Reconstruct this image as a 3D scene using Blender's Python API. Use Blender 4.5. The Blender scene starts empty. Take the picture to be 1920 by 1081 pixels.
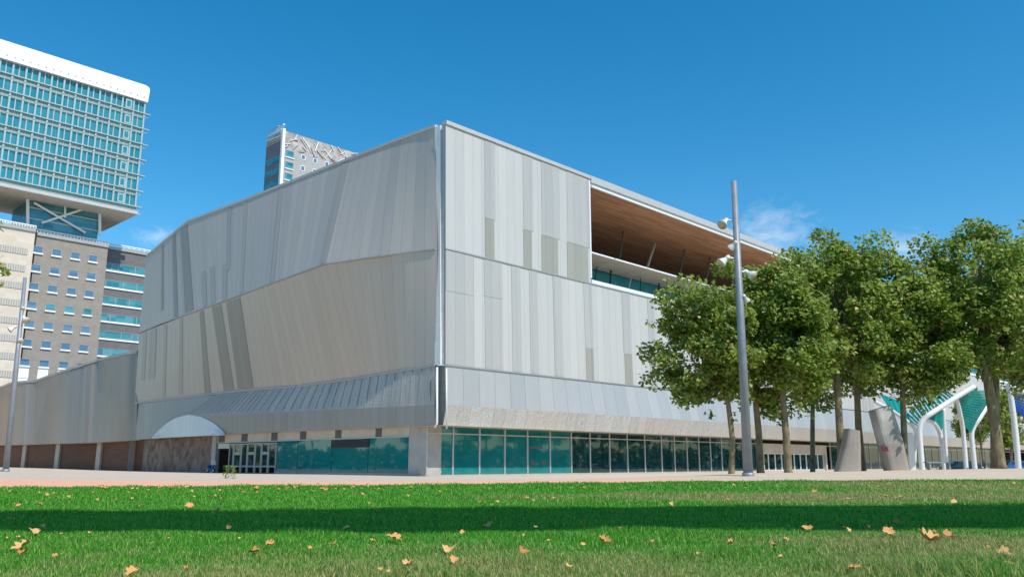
import bpy, math, random
import numpy as np
from mathutils import Vector, Matrix
R = math.radians
scene = bpy.context.scene
# ------------------------------------------------------------------ camera
F = 1565.0; PITCH = math.atan(326/1565); CP, SP = math.cos(PITCH), math.sin(PITCH); EYE = 1.3
cam_d = bpy.data.cameras.new('camera'); cam = bpy.data.objects.new('camera', cam_d)
scene.collection.objects.link(cam); scene.camera = cam
cam.location = (0, 0, EYE); cam.rotation_euler = (R(90)+PITCH, 0, 0)
cam_d.sensor_width = 36; cam_d.lens = 36*F/1920; cam_d.clip_end = 6000; cam_d.clip_start = .1
# ------------------------------------------------------------------ light
SUN_EL = R(52); SX, SY = .677, -.736
_l = math.hypot(SX, SY); SX, SY = SX/_l, SY/_l
SUNV = Vector((SX*math.cos(SUN_EL), SY*math.cos(SUN_EL), math.sin(SUN_EL)))
sun_d = bpy.data.lights.new('sun', 'SUN'); sun_d.energy = 4.2; sun_d.angle = R(.53); sun_d.color = (1, .95, .86)
sun = bpy.data.objects.new('sun', sun_d); scene.collection.objects.link(sun)
sun.rotation_euler = (-SUNV).to_track_quat('-Z', 'Y').to_euler()
w = bpy.data.worlds.new('World'); scene.world = w; w.use_nodes = True
scene.view_settings.view_transform = 'Standard'; scene.view_settings.look = 'None'
scene.view_settings.exposure = .09; scene.view_settings.gamma = 1

def pray(x, y):
    v = (540.5-y)/F
    return Vector(((x-960)/F, CP-v*SP, SP+v*CP))
def at(x, y, Y):
    r = pray(x, y); return Vector((0, 0, EYE)) + r*(Y/r.y)

def world():
    nt = w.node_tree; N = nt.nodes; L = nt.links; N.clear()
    out = N.new('ShaderNodeOutputWorld'); bg = N.new('ShaderNodeBackground'); L.new(bg.outputs[0], out.inputs[0])
    bg.inputs[1].default_value = .15
    sky = N.new('ShaderNodeTexSky'); sky.sky_type = 'NISHITA'; sky.sun_disc = False
    sky.sun_elevation = SUN_EL; sky.sun_rotation = math.atan2(SX, SY)
    sky.air_density = 1.0; sky.dust_density = .3; sky.ozone_density = 2.5; sky.altitude = 200
    hs = N.new('ShaderNodeHueSaturation'); hs.inputs['Hue'].default_value = .488
    hs.inputs['Saturation'].default_value = 1.41; hs.inputs['Value'].default_value = 1.06
    L.new(sky.outputs[0], hs.inputs['Color'])
    tc = N.new('ShaderNodeTexCoord')
    last = hs.outputs[0]
    for (px, py, rad, sx, strength, seed) in ((1440, 435, .075, 1.0, .40, 3.1), (1690, 468, .05, 1, .42, 1.7), (292, 442, .030, 1, .38, 7.7)):
        d = pray(px, py).normalized()
        sub = N.new('ShaderNodeVectorMath'); sub.operation = 'SUBTRACT'; sub.inputs[1].default_value = d
        L.new(tc.outputs['Generated'], sub.inputs[0])
        mul = N.new('ShaderNodeVectorMath'); mul.operation = 'MULTIPLY'; mul.inputs[1].default_value = (1, 1, 1.9)
        L.new(sub.outputs[0], mul.inputs[0])
        ln = N.new('ShaderNodeVectorMath'); ln.operation = 'LENGTH'; L.new(mul.outputs[0], ln.inputs[0])
        mr = N.new('ShaderNodeMapRange'); mr.inputs[1].default_value = rad; mr.inputs[2].default_value = 0
        L.new(ln.outputs['Value'], mr.inputs[0])
        no = N.new('ShaderNodeTexNoise'); no.inputs['Distortion'].default_value = .6; no.inputs['Scale'].default_value = 48; no.inputs['Detail'].default_value = 8
        no.inputs['Roughness'].default_value = .62
        ad = N.new('ShaderNodeVectorMath'); ad.operation = 'ADD'; ad.inputs[1].default_value = (seed, 0, 0)
        sc = N.new('ShaderNodeVectorMath'); sc.operation = 'MULTIPLY'; sc.inputs[1].default_value = (1, 1, 1.7)
        L.new(tc.outputs['Generated'], sc.inputs[0]); L.new(sc.outputs[0], ad.inputs[0]); L.new(ad.outputs[0], no.inputs['Vector'])
        m2 = N.new('ShaderNodeMath'); m2.operation = 'MULTIPLY_ADD'
        L.new(mr.outputs[0], m2.inputs[0]); m2.inputs[1].default_value = .42
        L.new(no.outputs[0], m2.inputs[2])
        m3 = N.new('ShaderNodeMapRange'); m3.inputs[1].default_value = .56; m3.inputs[2].default_value = .92
        m3.inputs[4].default_value = strength; L.new(m2.outputs[0], m3.inputs[0])
        m4 = N.new('ShaderNodeMath'); m4.operation = 'MULTIPLY'; L.new(m3.outputs[0], m4.inputs[0])
        m5 = N.new('ShaderNodeMath'); m5.operation = 'GREATER_THAN'; L.new(mr.outputs[0], m5.inputs[0]); m5.inputs[1].default_value = 0
        m6 = N.new('ShaderNodeMath'); m6.operation = 'POWER'; L.new(mr.outputs[0], m6.inputs[0]); m6.inputs[1].default_value = .5
        L.new(m6.outputs[0], m4.inputs[1])
        mx = N.new('ShaderNodeMix'); mx.data_type = 'RGBA'
        L.new(m4.outputs[0], mx.inputs[0]); L.new(last, mx.inputs[6]); mx.inputs[7].default_value = (6.0, 6.4, 6.9, 1)
        last = mx.outputs[2]
    L.new(last, bg.inputs[0])
world()

# ------------------------------------------------------------------ object helpers
COL = scene.collection
ORG = {}
def tag(o, label=None, cat=None, group=None, kind=None):
    if label: o['label'] = label
    if cat: o['category'] = cat
    if group: o['group'] = group
    if kind: o['kind'] = kind
    return o
def thing(name, loc, label, cat, group=None):
    o = bpy.data.objects.new(name, None); COL.objects.link(o); o.location = loc; o.empty_display_size = .3
    ORG[o] = Vector(loc); return tag(o, label, cat, group)
def link_mesh(name, me, parent=None):
    o = bpy.data.objects.new(name, me); COL.objects.link(o)
    if parent is not None: o.parent = parent; ORG[o] = ORG[parent]
    return o

class MB:
    def __init__(s): s.v = []; s.f = []; s.uv = []; s.mi = []
    def poly(s, pts, uv=None, mi=0):
        b = len(s.v); s.v += [Vector(q) for q in pts]; s.f.append(tuple(range(b, b+len(pts))))
        s.uv.append(uv or [(0, 0)]*len(pts)); s.mi.append(mi)
    def obox(s, o, a, b, c, mi=0):
        o, a, b, c = map(Vector, (o, a, b, c))
        if a.cross(b).dot(c) < 0: a, b = b, a
        P = [o, o+a, o+a+b, o+b, o+c, o+a+c, o+a+b+c, o+b+c]
        k = len(s.v); s.v += P
        for f in ((0, 3, 2, 1), (4, 5, 6, 7), (0, 1, 5, 4), (1, 2, 6, 5), (2, 3, 7, 6), (3, 0, 4, 7)):
            s.f.append(tuple(k+i for i in f)); s.mi.append(mi)
            q = [P[i] for i in f]; la = (q[1]-q[0]).length; lb = (q[3]-q[0]).length
            s.uv.append([(0, 0), (la, 0), (la, lb), (0, lb)])
    def box(s, c, size, mi=0):
        c = Vector(c); sx, sy, sz = size
        s.obox(c-Vector((sx, sy, sz))/2, (sx, 0, 0), (0, sy, 0), (0, 0, sz), mi)
    def tube(s, pts, rad, n=10, mi=0, cap=True):
        pts = [Vector(q) for q in pts]
        if not hasattr(rad, '__len__'): rad = [rad]*len(pts)
        rings = []; prev = None
        for i, q in enumerate(pts):
            d = (pts[min(i+1, len(pts)-1)]-pts[max(i-1, 0)]).normalized()
            if prev is None:
                u = d.cross(Vector((0, 0, 1)) if abs(d.z) < .9 else Vector((1, 0, 0))).normalized()
            else:
                u = (prev - d*prev.dot(d)).normalized()
            prev = u; wv = d.cross(u); k = len(s.v); rings.append(k)
            for j in range(n):
                a = 2*math.pi*j/n; s.v.append(q+(u*math.cos(a)+wv*math.sin(a))*rad[i])
        acc = 0
        for i in range(len(pts)-1):
            a, b = rings[i], rings[i+1]; l = (pts[i+1]-pts[i]).length
            for j in range(n):
                j2 = (j+1) % n; s.f.append((a+j, a+j2, b+j2, b+j)); s.mi.append(mi)
                s.uv.append([(j/n, acc), ((j+1)/n, acc), ((j+1)/n, acc+l), (j/n, acc+l)])
            acc += l
        if cap:
            for k, fl in ((rings[0], 1), (rings[-1], 0)):
                f = list(range(k, k+n)); f = f[::-1] if fl else f
                s.f.append(tuple(f)); s.mi.append(mi); s.uv.append([(0, 0)]*n)
    def build(s, name, mats, parent=None, smooth=False):
        me = bpy.data.meshes.new(name)
        o0 = ORG[parent] if parent is not None else Vector((0, 0, 0))
        me.from_pydata([tuple(q-o0) for q in s.v], [], s.f)
        ul = me.uv_layers.new(name='UVMap')
        flat = [c for f in s.uv for q in f for c in q]; ul.data.foreach_set('uv', flat)
        if not isinstance(mats, (list, tuple)): mats = [mats]
        for m in mats: me.materials.append(m)
        me.polygons.foreach_set('material_index', s.mi)
        if smooth: me.polygons.foreach_set('use_smooth', [True]*len(s.f))
        me.update(); return link_mesh(name, me, parent)
    def own(s, name, mats, label, cat, group=None, loc=None, smooth=False):
        """a thing of one mesh, its origin at loc"""
        loc = Vector(loc) if loc is not None else Vector((0, 0, 0))
        s.v = [q-loc for q in s.v]; o = s.build(name, mats, None, smooth); o.location = loc
        ORG[o] = loc; return tag(o, label, cat, group)

# ------------------------------------------------------------------ materials
def newmat(name):
    m = bpy.data.materials.new(name); m.use_nodes = True
    nt = m.node_tree; return m, nt, nt.nodes, nt.links, nt.nodes['Principled BSDF']
def mth(N, L, op, a, b=None, c=None):
    n = N.new('ShaderNodeMath'); n.operation = op
    for i, q in enumerate((a, b, c)):
        if q is None: continue
        if isinstance(q, (int, float)): n.inputs[i].default_value = q
        else: L.new(q, n.inputs[i])
    return n.outputs[0]
def rgbmix(N, L, f, a, b, mode='MIX'):
    n = N.new('ShaderNodeMix'); n.data_type = 'RGBA'; n.blend_type = mode
    for i, q in ((0, f), (6, a), (7, b)):
        if isinstance(q, (int, float)): n.inputs[i].default_value = q
        elif isinstance(q, tuple): n.inputs[i].default_value = (*q[:3], 1)
        else: L.new(q, n.inputs[i])
    return n.outputs[2]
def noise(N, L, vec, scale, detail=4, rough=.55):
    n = N.new('ShaderNodeTexNoise'); n.inputs['Scale'].default_value = scale; n.inputs['Detail'].default_value = detail
    n.inputs['Roughness'].default_value = rough
    if vec is not None: L.new(vec, n.inputs['Vector'])
    return n.outputs[0]
def plain(name, col, rough=.6, metal=0, var=.12, scale=1.5, bump=0, bscale=20, stretch=None, spec=.5):
    m, nt, N, L, b = newmat(name)
    tc = N.new('ShaderNodeTexCoord'); vec = tc.outputs['Object']
    if stretch:
        vm = N.new('ShaderNodeVectorMath'); vm.operation = 'MULTIPLY'; vm.inputs[1].default_value = stretch
        L.new(vec, vm.inputs[0]); vec = vm.outputs[0]
    n = noise(N, L, vec, scale)
    lo = tuple(c*(1-var) for c in col); hi = tuple(min(1, c*(1+var)) for c in col)
    mr = N.new('ShaderNodeMapRange'); mr.inputs[1].default_value = .3; mr.inputs[2].default_value = .7; L.new(n, mr.inputs[0])
    L.new(rgbmix(N, L, mr.outputs[0], lo, hi), b.inputs['Base Color'])
    b.inputs['Roughness'].default_value = rough; b.inputs['Metallic'].default_value = metal
    b.inputs['Specular IOR Level'].default_value = spec
    if bump:
        bn = N.new('ShaderNodeBump'); bn.inputs['Strength'].default_value = bump; bn.inputs['Distance'].default_value = .02
        L.new(noise(N, L, vec, bscale, 6), bn.inputs['Height']); L.new(bn.outputs[0], b.inputs['Normal'])
    return m
def cladding(name, col, pitch=1.25, joint=.035, var=.05, rough=.42, metal=.55, jdark=.72, crumple=0, perf=0, hpitch=0):
    """perforated sheet-metal panels: UV in metres, u along the wall, v up"""
    m, nt, N, L, b = newmat(name)
    uv = N.new('ShaderNodeUVMap').outputs[0]; sp = N.new('ShaderNodeSeparateXYZ'); L.new(uv, sp.inputs[0])
    u = mth(N, L, 'DIVIDE', sp.outputs[0], pitch); fl = mth(N, L, 'FLOOR', u); fr = mth(N, L, 'FRACT', u)
    wn = N.new('ShaderNodeTexWhiteNoise'); wn.noise_dimensions = '1D'; L.new(fl, wn.inputs['W'])
    k = mth(N, L, 'MULTIPLY_ADD', wn.outputs[0], 2*var, 1-var)
    j = mth(N, L, 'LESS_THAN', fr, joint)
    if hpitch:
        hv = mth(N, L, 'FRACT', mth(N, L, 'DIVIDE', sp.outputs[1], hpitch))
        j = mth(N, L, 'MAXIMUM', j, mth(N, L, 'MULTIPLY', mth(N, L, 'LESS_THAN', hv, .016), .5))
    k = mth(N, L, 'MULTIPLY', k, mth(N, L, 'MULTIPLY_ADD', j, jdark-1, 1))
    vm = N.new('ShaderNodeVectorMath'); vm.operation = 'MULTIPLY'; vm.inputs[1].default_value = (1.2, .12, 1); L.new(uv, vm.inputs[0])
    st = noise(N, L, vm.outputs[0], 1.0, 6, .65)
    k = mth(N, L, 'MULTIPLY', k, mth(N, L, 'MULTIPLY_ADD', st, .16, .92))
    fine = noise(N, L, uv, 9, 3); k = mth(N, L, 'MULTIPLY', k, mth(N, L, 'MULTIPLY_ADD', fine, .10, .95))
    if perf:
        vo = N.new('ShaderNodeTexVoronoi'); vo.inputs['Scale'].default_value = 8; L.new(uv, vo.inputs['Vector'])
        k = mth(N, L, 'MULTIPLY', k, mth(N, L, 'MULTIPLY_ADD', vo.outputs[0], perf, 1-perf*.5))
    c = rgbmix(N, L, 1.0, tuple(col), k, 'MULTIPLY')
    cc = N.new('ShaderNodeCombineColor')
    for i in range(3): L.new(k, cc.inputs[i])
    c = rgbmix(N, L, 1.0, tuple(col), cc.outputs[0], 'MULTIPLY')
    L.new(c, b.inputs['Base Color']); b.inputs['Metallic'].default_value = metal
    L.new(mth(N, L, 'MULTIPLY_ADD', wn.outputs[0], .10, rough-.05), b.inputs['Roughness'])
    bn = N.new('ShaderNodeBump'); bn.inputs['Strength'].default_value = (.85 if crumple else .35); bn.inputs['Distance'].default_value = .03
    # every panel is very slightly dished, and tilted its own way
    h = mth(N, L, 'MULTIPLY', mth(N, L, 'MULTIPLY', fr, mth(N, L, 'SUBTRACT', 1, fr)), 2.0)
    h = mth(N, L, 'ADD', h, mth(N, L, 'MULTIPLY', mth(N, L, 'SUBTRACT', wn.outputs[0], .5), mth(N, L, 'MULTIPLY', fr, 1.2)))
    h = mth(N, L, 'ADD', h, mth(N, L, 'MULTIPLY', noise(N, L, uv, .9, 3), .9))
    if crumple:
        h = mth(N, L, 'ADD', h, mth(N, L, 'MULTIPLY', noise(N, L, uv, 1.6, 4, .65), crumple))
    L.new(h, bn.inputs['Height']); L.new(bn.outputs[0], b.inputs['Normal'])
    return m
def glass(name, tint, refl_rough=.03, body=.0, bodycol=(.02, .1, .1), var=0, pitch=0, refl=.75):
    """a pane: tinted see-through, mirror by fresnel, optionally a part of coloured body"""
    m, nt, N, L, b = newmat(name); N.remove(b); out = [n for n in N if n.type == 'OUTPUT_MATERIAL'][0]
    tr = N.new('ShaderNodeBsdfTransparent'); tr.inputs[0].default_value = (*tint, 1)
    gl = N.new('ShaderNodeBsdfGlossy'); gl.inputs['Roughness'].default_value = refl_rough; gl.inputs['Color'].default_value = (.9, .95, .95, 1)
    tc = N.new('ShaderNodeTexCoord')
    bn = N.new('ShaderNodeBump'); bn.inputs['Strength'].default_value = .08; bn.inputs['Distance'].default_value = .05
    L.new(noise(N, L, tc.outputs['Object'], .7, 2), bn.inputs['Height']); L.new(bn.outputs[0], gl.inputs['Normal'])
    src = tr.outputs[0]
    if body:
        df = N.new('ShaderNodeBsdfDiffuse')
        n = noise(N, L, tc.outputs['Object'], .5, 4)
        lo = tuple(c*.7 for c in bodycol); hi = tuple(c*1.3 for c in bodycol)
        c = rgbmix(N, L, n, lo, hi)
        if pitch:
            uv = N.new('ShaderNodeUVMap').outputs[0]; sp = N.new('ShaderNodeSeparateXYZ'); L.new(uv, sp.inputs[0])
            cb = N.new('ShaderNodeCombineXYZ')
            L.new(mth(N, L, 'FLOOR', mth(N, L, 'DIVIDE', sp.outputs[0], pitch)), cb.inputs[0]); L.new(mth(N, L, 'FLOOR', sp.outputs[1]), cb.inputs[1])
            wn = N.new('ShaderNodeTexWhiteNoise'); L.new(cb.outputs[0], wn.inputs['Vector'])
            c = rgbmix(N, L, mth(N, L, 'MULTIPLY', wn.outputs[0], var), c, (bodycol[0]*1.5+.05, bodycol[1]*1.35+.07, bodycol[2]*1.3+.08))
        L.new(c, df.inputs[0])
        mx = N.new('ShaderNodeMixShader'); mx.inputs[0].default_value = body; L.new(src, mx.inputs[1]); L.new(df.outputs[0], mx.inputs[2]); src = mx.outputs[0]
    fr = N.new('ShaderNodeFresnel'); fr.inputs[0].default_value = 1.6
    geo = N.new('ShaderNodeNewGeometry')
    f_ = mth(N, L, 'MULTIPLY', mth(N, L, 'MULTIPLY_ADD', fr.outputs[0], refl, .02), mth(N, L, 'SUBTRACT', 1, geo.outputs['Backfacing']))
    mx = N.new('ShaderNodeMixShader'); L.new(f_, mx.inputs[0])
    L.new(src, mx.inputs[1]); L.new(gl.outputs[0], mx.inputs[2]); L.new(mx.outputs[0], out.inputs[0])
    return m
def leafmat(name, cols, trans=.35, rough=.5, nscale=.4):
    m, nt, N, L, b = newmat(name); out = [n for n in N if n.type == 'OUTPUT_MATERIAL'][0]
    g = N.new('ShaderNodeNewGeometry'); cr = N.new('ShaderNodeValToRGB'); e = cr.color_ramp.elements
    while len(e) < len(cols): e.new(.5)
    for i, (p, c) in enumerate(cols): e[i].position = p; e[i].color = (*c, 1)
    L.new(g.outputs['Random Per Island'], cr.inputs[0])
    tc = N.new('ShaderNodeTexCoord'); n = noise(N, L, tc.outputs['Object'], nscale, 3)
    hs = N.new('ShaderNodeHueSaturation'); L.new(cr.outputs[0], hs.inputs['Color'])
    L.new(mth(N, L, 'MULTIPLY_ADD', n, .9, .55), hs.inputs['Value'])
    L.new(hs.outputs[0], b.inputs['Base Color']); b.inputs['Roughness'].default_value = rough
    tl = N.new('ShaderNodeBsdfTranslucent'); L.new(hs.outputs[0], tl.inputs[0])
    mx = N.new('ShaderNodeMixShader'); mx.inputs[0].default_value = trans
    L.new(b.outputs[0], mx.inputs[1]); L.new(tl.outputs[0], mx.inputs[2]); L.new(mx.outputs[0], out.inputs[0])
    return m

M = {}
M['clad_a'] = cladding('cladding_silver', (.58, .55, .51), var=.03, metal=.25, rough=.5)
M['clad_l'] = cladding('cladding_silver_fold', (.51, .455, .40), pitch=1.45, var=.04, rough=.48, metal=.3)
M['stripe'] = cladding('cladding_perforated', (.48, .46, .43), var=.03, perf=.09, metal=.25, rough=.5)
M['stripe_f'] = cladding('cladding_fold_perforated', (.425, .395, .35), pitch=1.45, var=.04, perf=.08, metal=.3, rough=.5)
M['stripe_d'] = cladding('cladding_open_mesh', (.385, .36, .30), var=.04, perf=.18, rough=.5, metal=.3)
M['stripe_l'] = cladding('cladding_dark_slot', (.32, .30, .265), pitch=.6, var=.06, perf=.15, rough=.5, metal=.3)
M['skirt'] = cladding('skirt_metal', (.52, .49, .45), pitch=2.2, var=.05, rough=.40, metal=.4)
M['skirt_l'] = cladding('skirt_metal_dark', (.36, .335, .305), pitch=1.45, var=.04, rough=.42, metal=.4)  # darker copy of the skirt metal for the left strips
M['crumple'] = cladding('crumpled_metal', (.72, .695, .66), pitch=1.6, var=.05, rough=.30, metal=.7, crumple=11, perf=.10)
M['ribskin'] = cladding('skirt_mesh', (.45, .42, .385), pitch=1.45, var=.09, perf=.3, rough=.5, metal=.35)
M['ribs'] = plain('rib_metal', (.40, .385, .36), .5, .3)
M['wing'] = cladding('wing_metal', (.31, .27, .23), pitch=1.0, var=.10, rough=.45, metal=.35)
M['light_patch'] = cladding('light_patch_metal', (.86, .81, .73), pitch=1.2, var=.03, rough=.5, metal=.15)  # pale tone paints the sunlight on the skirt arch
M['white'] = plain('white_metal', (.78, .78, .77), .45, .1, .05)
M['trim'] = plain('trim_metal', (.42, .41, .39), .5, .4, .08)
M['cap'] = plain('parapet_metal', (.56, .54, .51), .5, .3, .06)
M['grey'] = plain('dark_recess', (.10, .11, .105), .7)
M['recess'] = plain('recess_metal', (.40, .41, .42), .5, .3)
M['roof'] = plain('roof_felt', (.32, .31, .30), .9)
M['wood'] = None
M['shade'] = plain('beige_awning', (.50, .45, .36), .7, 0, .08, .6)
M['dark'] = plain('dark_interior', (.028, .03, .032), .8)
M['interior'] = plain('interior_wall', (.06, .052, .045), .8, 0, .7, .35, stretch=(1, 1, .4))
M['intfloor'] = plain('interior_floor', (.09, .085, .08), .5)
M['concrete'] = plain('concrete', (.42, .40, .37), .8, 0, .15, .7, .4, 9)
M['pale'] = plain('pale_band', (.55, .50, .43), .8, 0, .1, .8)
M['brown'] = plain('brown_shutter', (.115, .048, .026), .7, 0, .2, .5, stretch=(.6, .6, 3))
M['stone'] = plain('brown_stone', (.19, .135, .11), .7, 0, .6, .9, .4, 6, stretch=(1.0, 1.0, .8))
M['post'] = plain('steel_post', (.36, .36, .35), .5, .3)
M['mull'] = plain('mullion', (.50, .51, .51), .4, .4, .05)
M['teal'] = glass('teal_pane', (.2, .5, .5), .03, .88, (.006, .20, .20))
M['clear'] = glass('clear_pane', (.5, .74, .76), .02, .16, (.01, .16, .18))
M['tealglaze'] = glass('terrace_glass', (.2, .5, .55), .04, .85, (.02, .30, .38))

def woodmat():
    m, nt, N, L, b = newmat('ceiling_wood')
    uv = N.new('ShaderNodeUVMap').outputs[0]
    br = N.new('ShaderNodeTexBrick'); br.inputs['Scale'].default_value = 1; br.inputs['Brick Width'].default_value = 5.5
    br.inputs['Row Height'].default_value = .42; br.inputs['Mortar Size'].default_value = .012
    br.inputs['Color1'].default_value = (.42, .225, .13, 1); br.inputs['Color2'].default_value = (.66, .37, .23, 1)
    br.inputs['Mortar'].default_value = (.09, .045, .03, 1); br.offset = .37; br.inputs['Bias'].default_value = 0
    L.new(uv, br.inputs['Vector'])
    vm = N.new('ShaderNodeVectorMath'); vm.operation = 'MULTIPLY'; vm.inputs[1].default_value = (.25, 6, 1); L.new(uv, vm.inputs[0])
    n = noise(N, L, vm.outputs[0], 1.2, 6, .7)
    cc = rgbmix(N, L, n, (.62, .6, .58), (1.3, 1.3, 1.3))
    L.new(rgbmix(N, L, 1.0, br.outputs[0], cc, 'MULTIPLY'), b.inputs['Base Color']); b.inputs['Roughness'].default_value = .55
    return m
M['wood'] = woodmat()
def brickmat(name, c1, c2, mortar, rw=.6, rh=.22, noise_amt=.25):
    m, nt, N, L, b = newmat(name)
    uv = N.new('ShaderNodeUVMap').outputs[0]
    br = N.new('ShaderNodeTexBrick'); br.inputs['Scale'].default_value = 1; br.inputs['Brick Width'].default_value = rw
    br.inputs['Row Height'].default_value = rh; br.inputs['Mortar Size'].default_value = .015
    for k, c in (('Color1', c1), ('Color2', c2), ('Mortar', mortar)): br.inputs[k].default_value = (*c, 1)
    L.new(uv, br.inputs['Vector'])
    n = noise(N, L, uv, .5, 5, .65)
    k = rgbmix(N, L, n, (1-noise_amt,)*3, (1+noise_amt,)*3)
    L.new(rgbmix(N, L, 1.0, br.outputs[0], k, 'MULTIPLY'), b.inputs['Base Color']); b.inputs['Roughness'].default_value = .85
    return m

# ------------------------------------------------------------------ terrain
EX = np.array([-200., -60, -17.9, -12.8, -3.3, 8.3, 25, 60, 200])
EYv = np.array([8., 20, 29.8, 31.1, 33.4, 39, 42.6, 52, 90])
def edge(X): return np.interp(X, EX, EYv)
def gz(X, Y):
    X = np.asarray(X, float); Y = np.asarray(Y, float); e = edge(X)
    s = np.clip((Y-e)/34, 0, 1); s = s*s*(3-2*s); z = .45*(1-s)
    A = np.interp(X, [-5, 4, 9, 13, 29, 45], [0, .02, .18, .32, .56, .62])
    d = Y-(e+8); z = z + A*np.where(d < 0, np.exp(-(d/4.2)**2), np.exp(-(d/16)**2))
    dl = np.hypot(X+46, Y-66)/19; z = z + 1.02*np.exp(-dl**2)*np.clip((Y-e)/8, 0, 1)
    z = z + .30*np.exp(-(np.hypot(X+110, Y-160)/40)**2)
    # small swells of the turf
    z = z + .018*np.sin(X*.9+.7*np.sin(Y*.6))*np.sin(Y*.75+.5*np.sin(X*.5))*(Y < e)
    return z
def G(X, Y): return Vector((X, Y, float(gz(X, Y))))
def grid_sheet(name, xs, rowf, nrow, mat, dz, label):
    V = []; Fc = []
    for X in xs:
        for r in range(nrow+1):
            Y = rowf(X, r/nrow); V.append((X, Y, float(gz(X, Y))+dz))
    n = nrow+1
    for i in range(len(xs)-1):
        for r in range(nrow):
            a = i*n+r; Fc.append((a, a+n, a+n+1, a+1))
    me = bpy.data.meshes.new(name); me.from_pydata(V, [], Fc); me.materials.append(mat)
    me.polygons.foreach_set('use_smooth', [True]*len(Fc)); me.update()
    return tag(link_mesh(name, me), label, None, None, 'structure')
XS = sorted(set(np.round(np.concatenate([np.arange(-240, -60, 12), np.arange(-60, 70, 1.0), np.arange(70, 260, 12)]), 2)))

def lawn_mask(N, L, pos):
    """where the turf has gone dry: big shapes measured on the lawn"""
    sp = N.new('ShaderNodeSeparateXYZ'); L.new(pos, sp.inputs[0])
    n1 = noise(N, L, pos, .22, 4, .6); n2 = noise(N, L, pos, 1.4, 4, .6)
    def blob(cx, cy, rx, ry):
        a = mth(N, L, 'POWER', mth(N, L, 'DIVIDE', mth(N, L, 'SUBTRACT', sp.outputs[0], cx), rx), 2)
        b = mth(N, L, 'POWER', mth(N, L, 'DIVIDE', mth(N, L, 'SUBTRACT', sp.outputs[1], cy), ry), 2)
        return mth(N, L, 'SUBTRACT', 1, mth(N, L, 'SQRT', mth(N, L, 'ADD', a, b)))
    d = mth(N, L, 'MAXIMUM', blob(9, 21.5, 10.5, 4.0), blob(18, 30, 9, 10))
    d = mth(N, L, 'MAXIMUM', d, mth(N, L, 'MULTIPLY', blob(0, 5.2, 9, 4.2), .62))
    d = mth(N, L, 'MAXIMUM', d, mth(N, L, 'MULTIPLY', blob(5, 8.6, 3.5, 2.4), .9))
    d = mth(N, L, 'ADD', d, mth(N, L, 'MULTIPLY_ADD', n1, 1.1, -.55))
    d = mth(N, L, 'ADD', d, mth(N, L, 'MULTIPLY_ADD', n2, .9, -.45))
    mr = N.new('ShaderNodeMapRange'); mr.inputs[1].default_value = -.1; mr.inputs[2].default_value = .55; L.new(d, mr.inputs[0])
    return mr.outputs[0]
def lawnmat():
    m, nt, N, L, b = newmat('turf_soil'); g = N.new('ShaderNodeNewGeometry'); pos = g.outputs['Position']
    k = lawn_mask(N, L, pos); n = noise(N, L, pos, 9, 5, .7)
    lush = rgbmix(N, L, n, (.018, .12, .012), (.05, .22, .02)); dry = rgbmix(N, L, n, (.10, .15, .035), (.24, .25, .08))
    L.new(rgbmix(N, L, k, lush, dry), b.inputs['Base Color']); b.inputs['Roughness'].default_value = .95
    b.inputs['Specular IOR Level'].default_value = .1
    return m
def grassmat():
    m, nt, N, L, b = newmat('grass_blade'); out = [n for n in N if n.type == 'OUTPUT_MATERIAL'][0]
    g = N.new('ShaderNodeNewGeometry'); pos = g.outputs['Position']; r = g.outputs['Random Per Island']
    k = lawn_mask(N, L, pos)
    lush = rgbmix(N, L, r, (.03, .23, .014), (.18, .52, .04)); dry = rgbmix(N, L, r, (.15, .26, .05), (.60, .51, .22))
    sel = mth(N, L, 'MULTIPLY_ADD', mth(N, L, 'POWER', r, 3), 1.1, -.44); kk = mth(N, L, 'MULTIPLY_ADD', k, 1.3, sel); kk = mth(N, L, 'MULTIPLY', kk, mth(N, L, 'GREATER_THAN', kk, .1))
    n = N.new('ShaderNodeClamp'); L.new(kk, n.inputs[0])
    c = rgbmix(N, L, n.outputs[0], lush, dry); L.new(c, b.inputs['Base Color']); b.inputs['Roughness'].default_value = .55
    b.inputs['Specular IOR Level'].default_value = .25
    tl = N.new('ShaderNodeBsdfTranslucent'); L.new(c, tl.inputs[0]); mx = N.new('ShaderNodeMixShader'); mx.inputs[0].default_value = .35
    L.new(b.outputs[0], mx.inputs[1]); L.new(tl.outputs[0], mx.inputs[2]); L.new(mx.outputs[0], out.inputs[0])
    return m
def pavemat(name, c1, c2, cell=.6, spots=.3):
    m, nt, N, L, b = newmat(name); g = N.new('ShaderNodeNewGeometry'); pos = g.outputs['Position']
    n = noise(N, L, pos, .35, 5, .6); n2 = noise(N, L, pos, 14, 4, .7); n3 = noise(N, L, pos, 1.7, 4)
    c = rgbmix(N, L, n, c1, c2); k = rgbmix(N, L, n2, (1-spots,)*3, (1+spots,)*3); c = rgbmix(N, L, 1.0, c, k, 'MULTIPLY')
    k = rgbmix(N, L, n3, (.85,)*3, (1.15,)*3); c = rgbmix(N, L, 1.0, c, k, 'MULTIPLY')
    L.new(c, b.inputs['Base Color']); b.inputs['Roughness'].default_value = .9
    bn = N.new('ShaderNodeBump'); bn.inputs['Strength'].default_value = .4; bn.inputs['Distance'].default_value = .02
    L.new(n2, bn.inputs['Height']); L.new(bn.outputs[0], b.inputs['Normal'])
    return m
M['path'] = pavemat('salmon_paving', (.72, .36, .22), (.80, .44, .29))
M['plaza'] = pavemat('plaza_paving', (.50, .40, .31), (.58, .48, .38), spots=.25)
M['ground'] = pavemat('city_ground', (.30, .28, .26), (.38, .36, .33))
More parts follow.
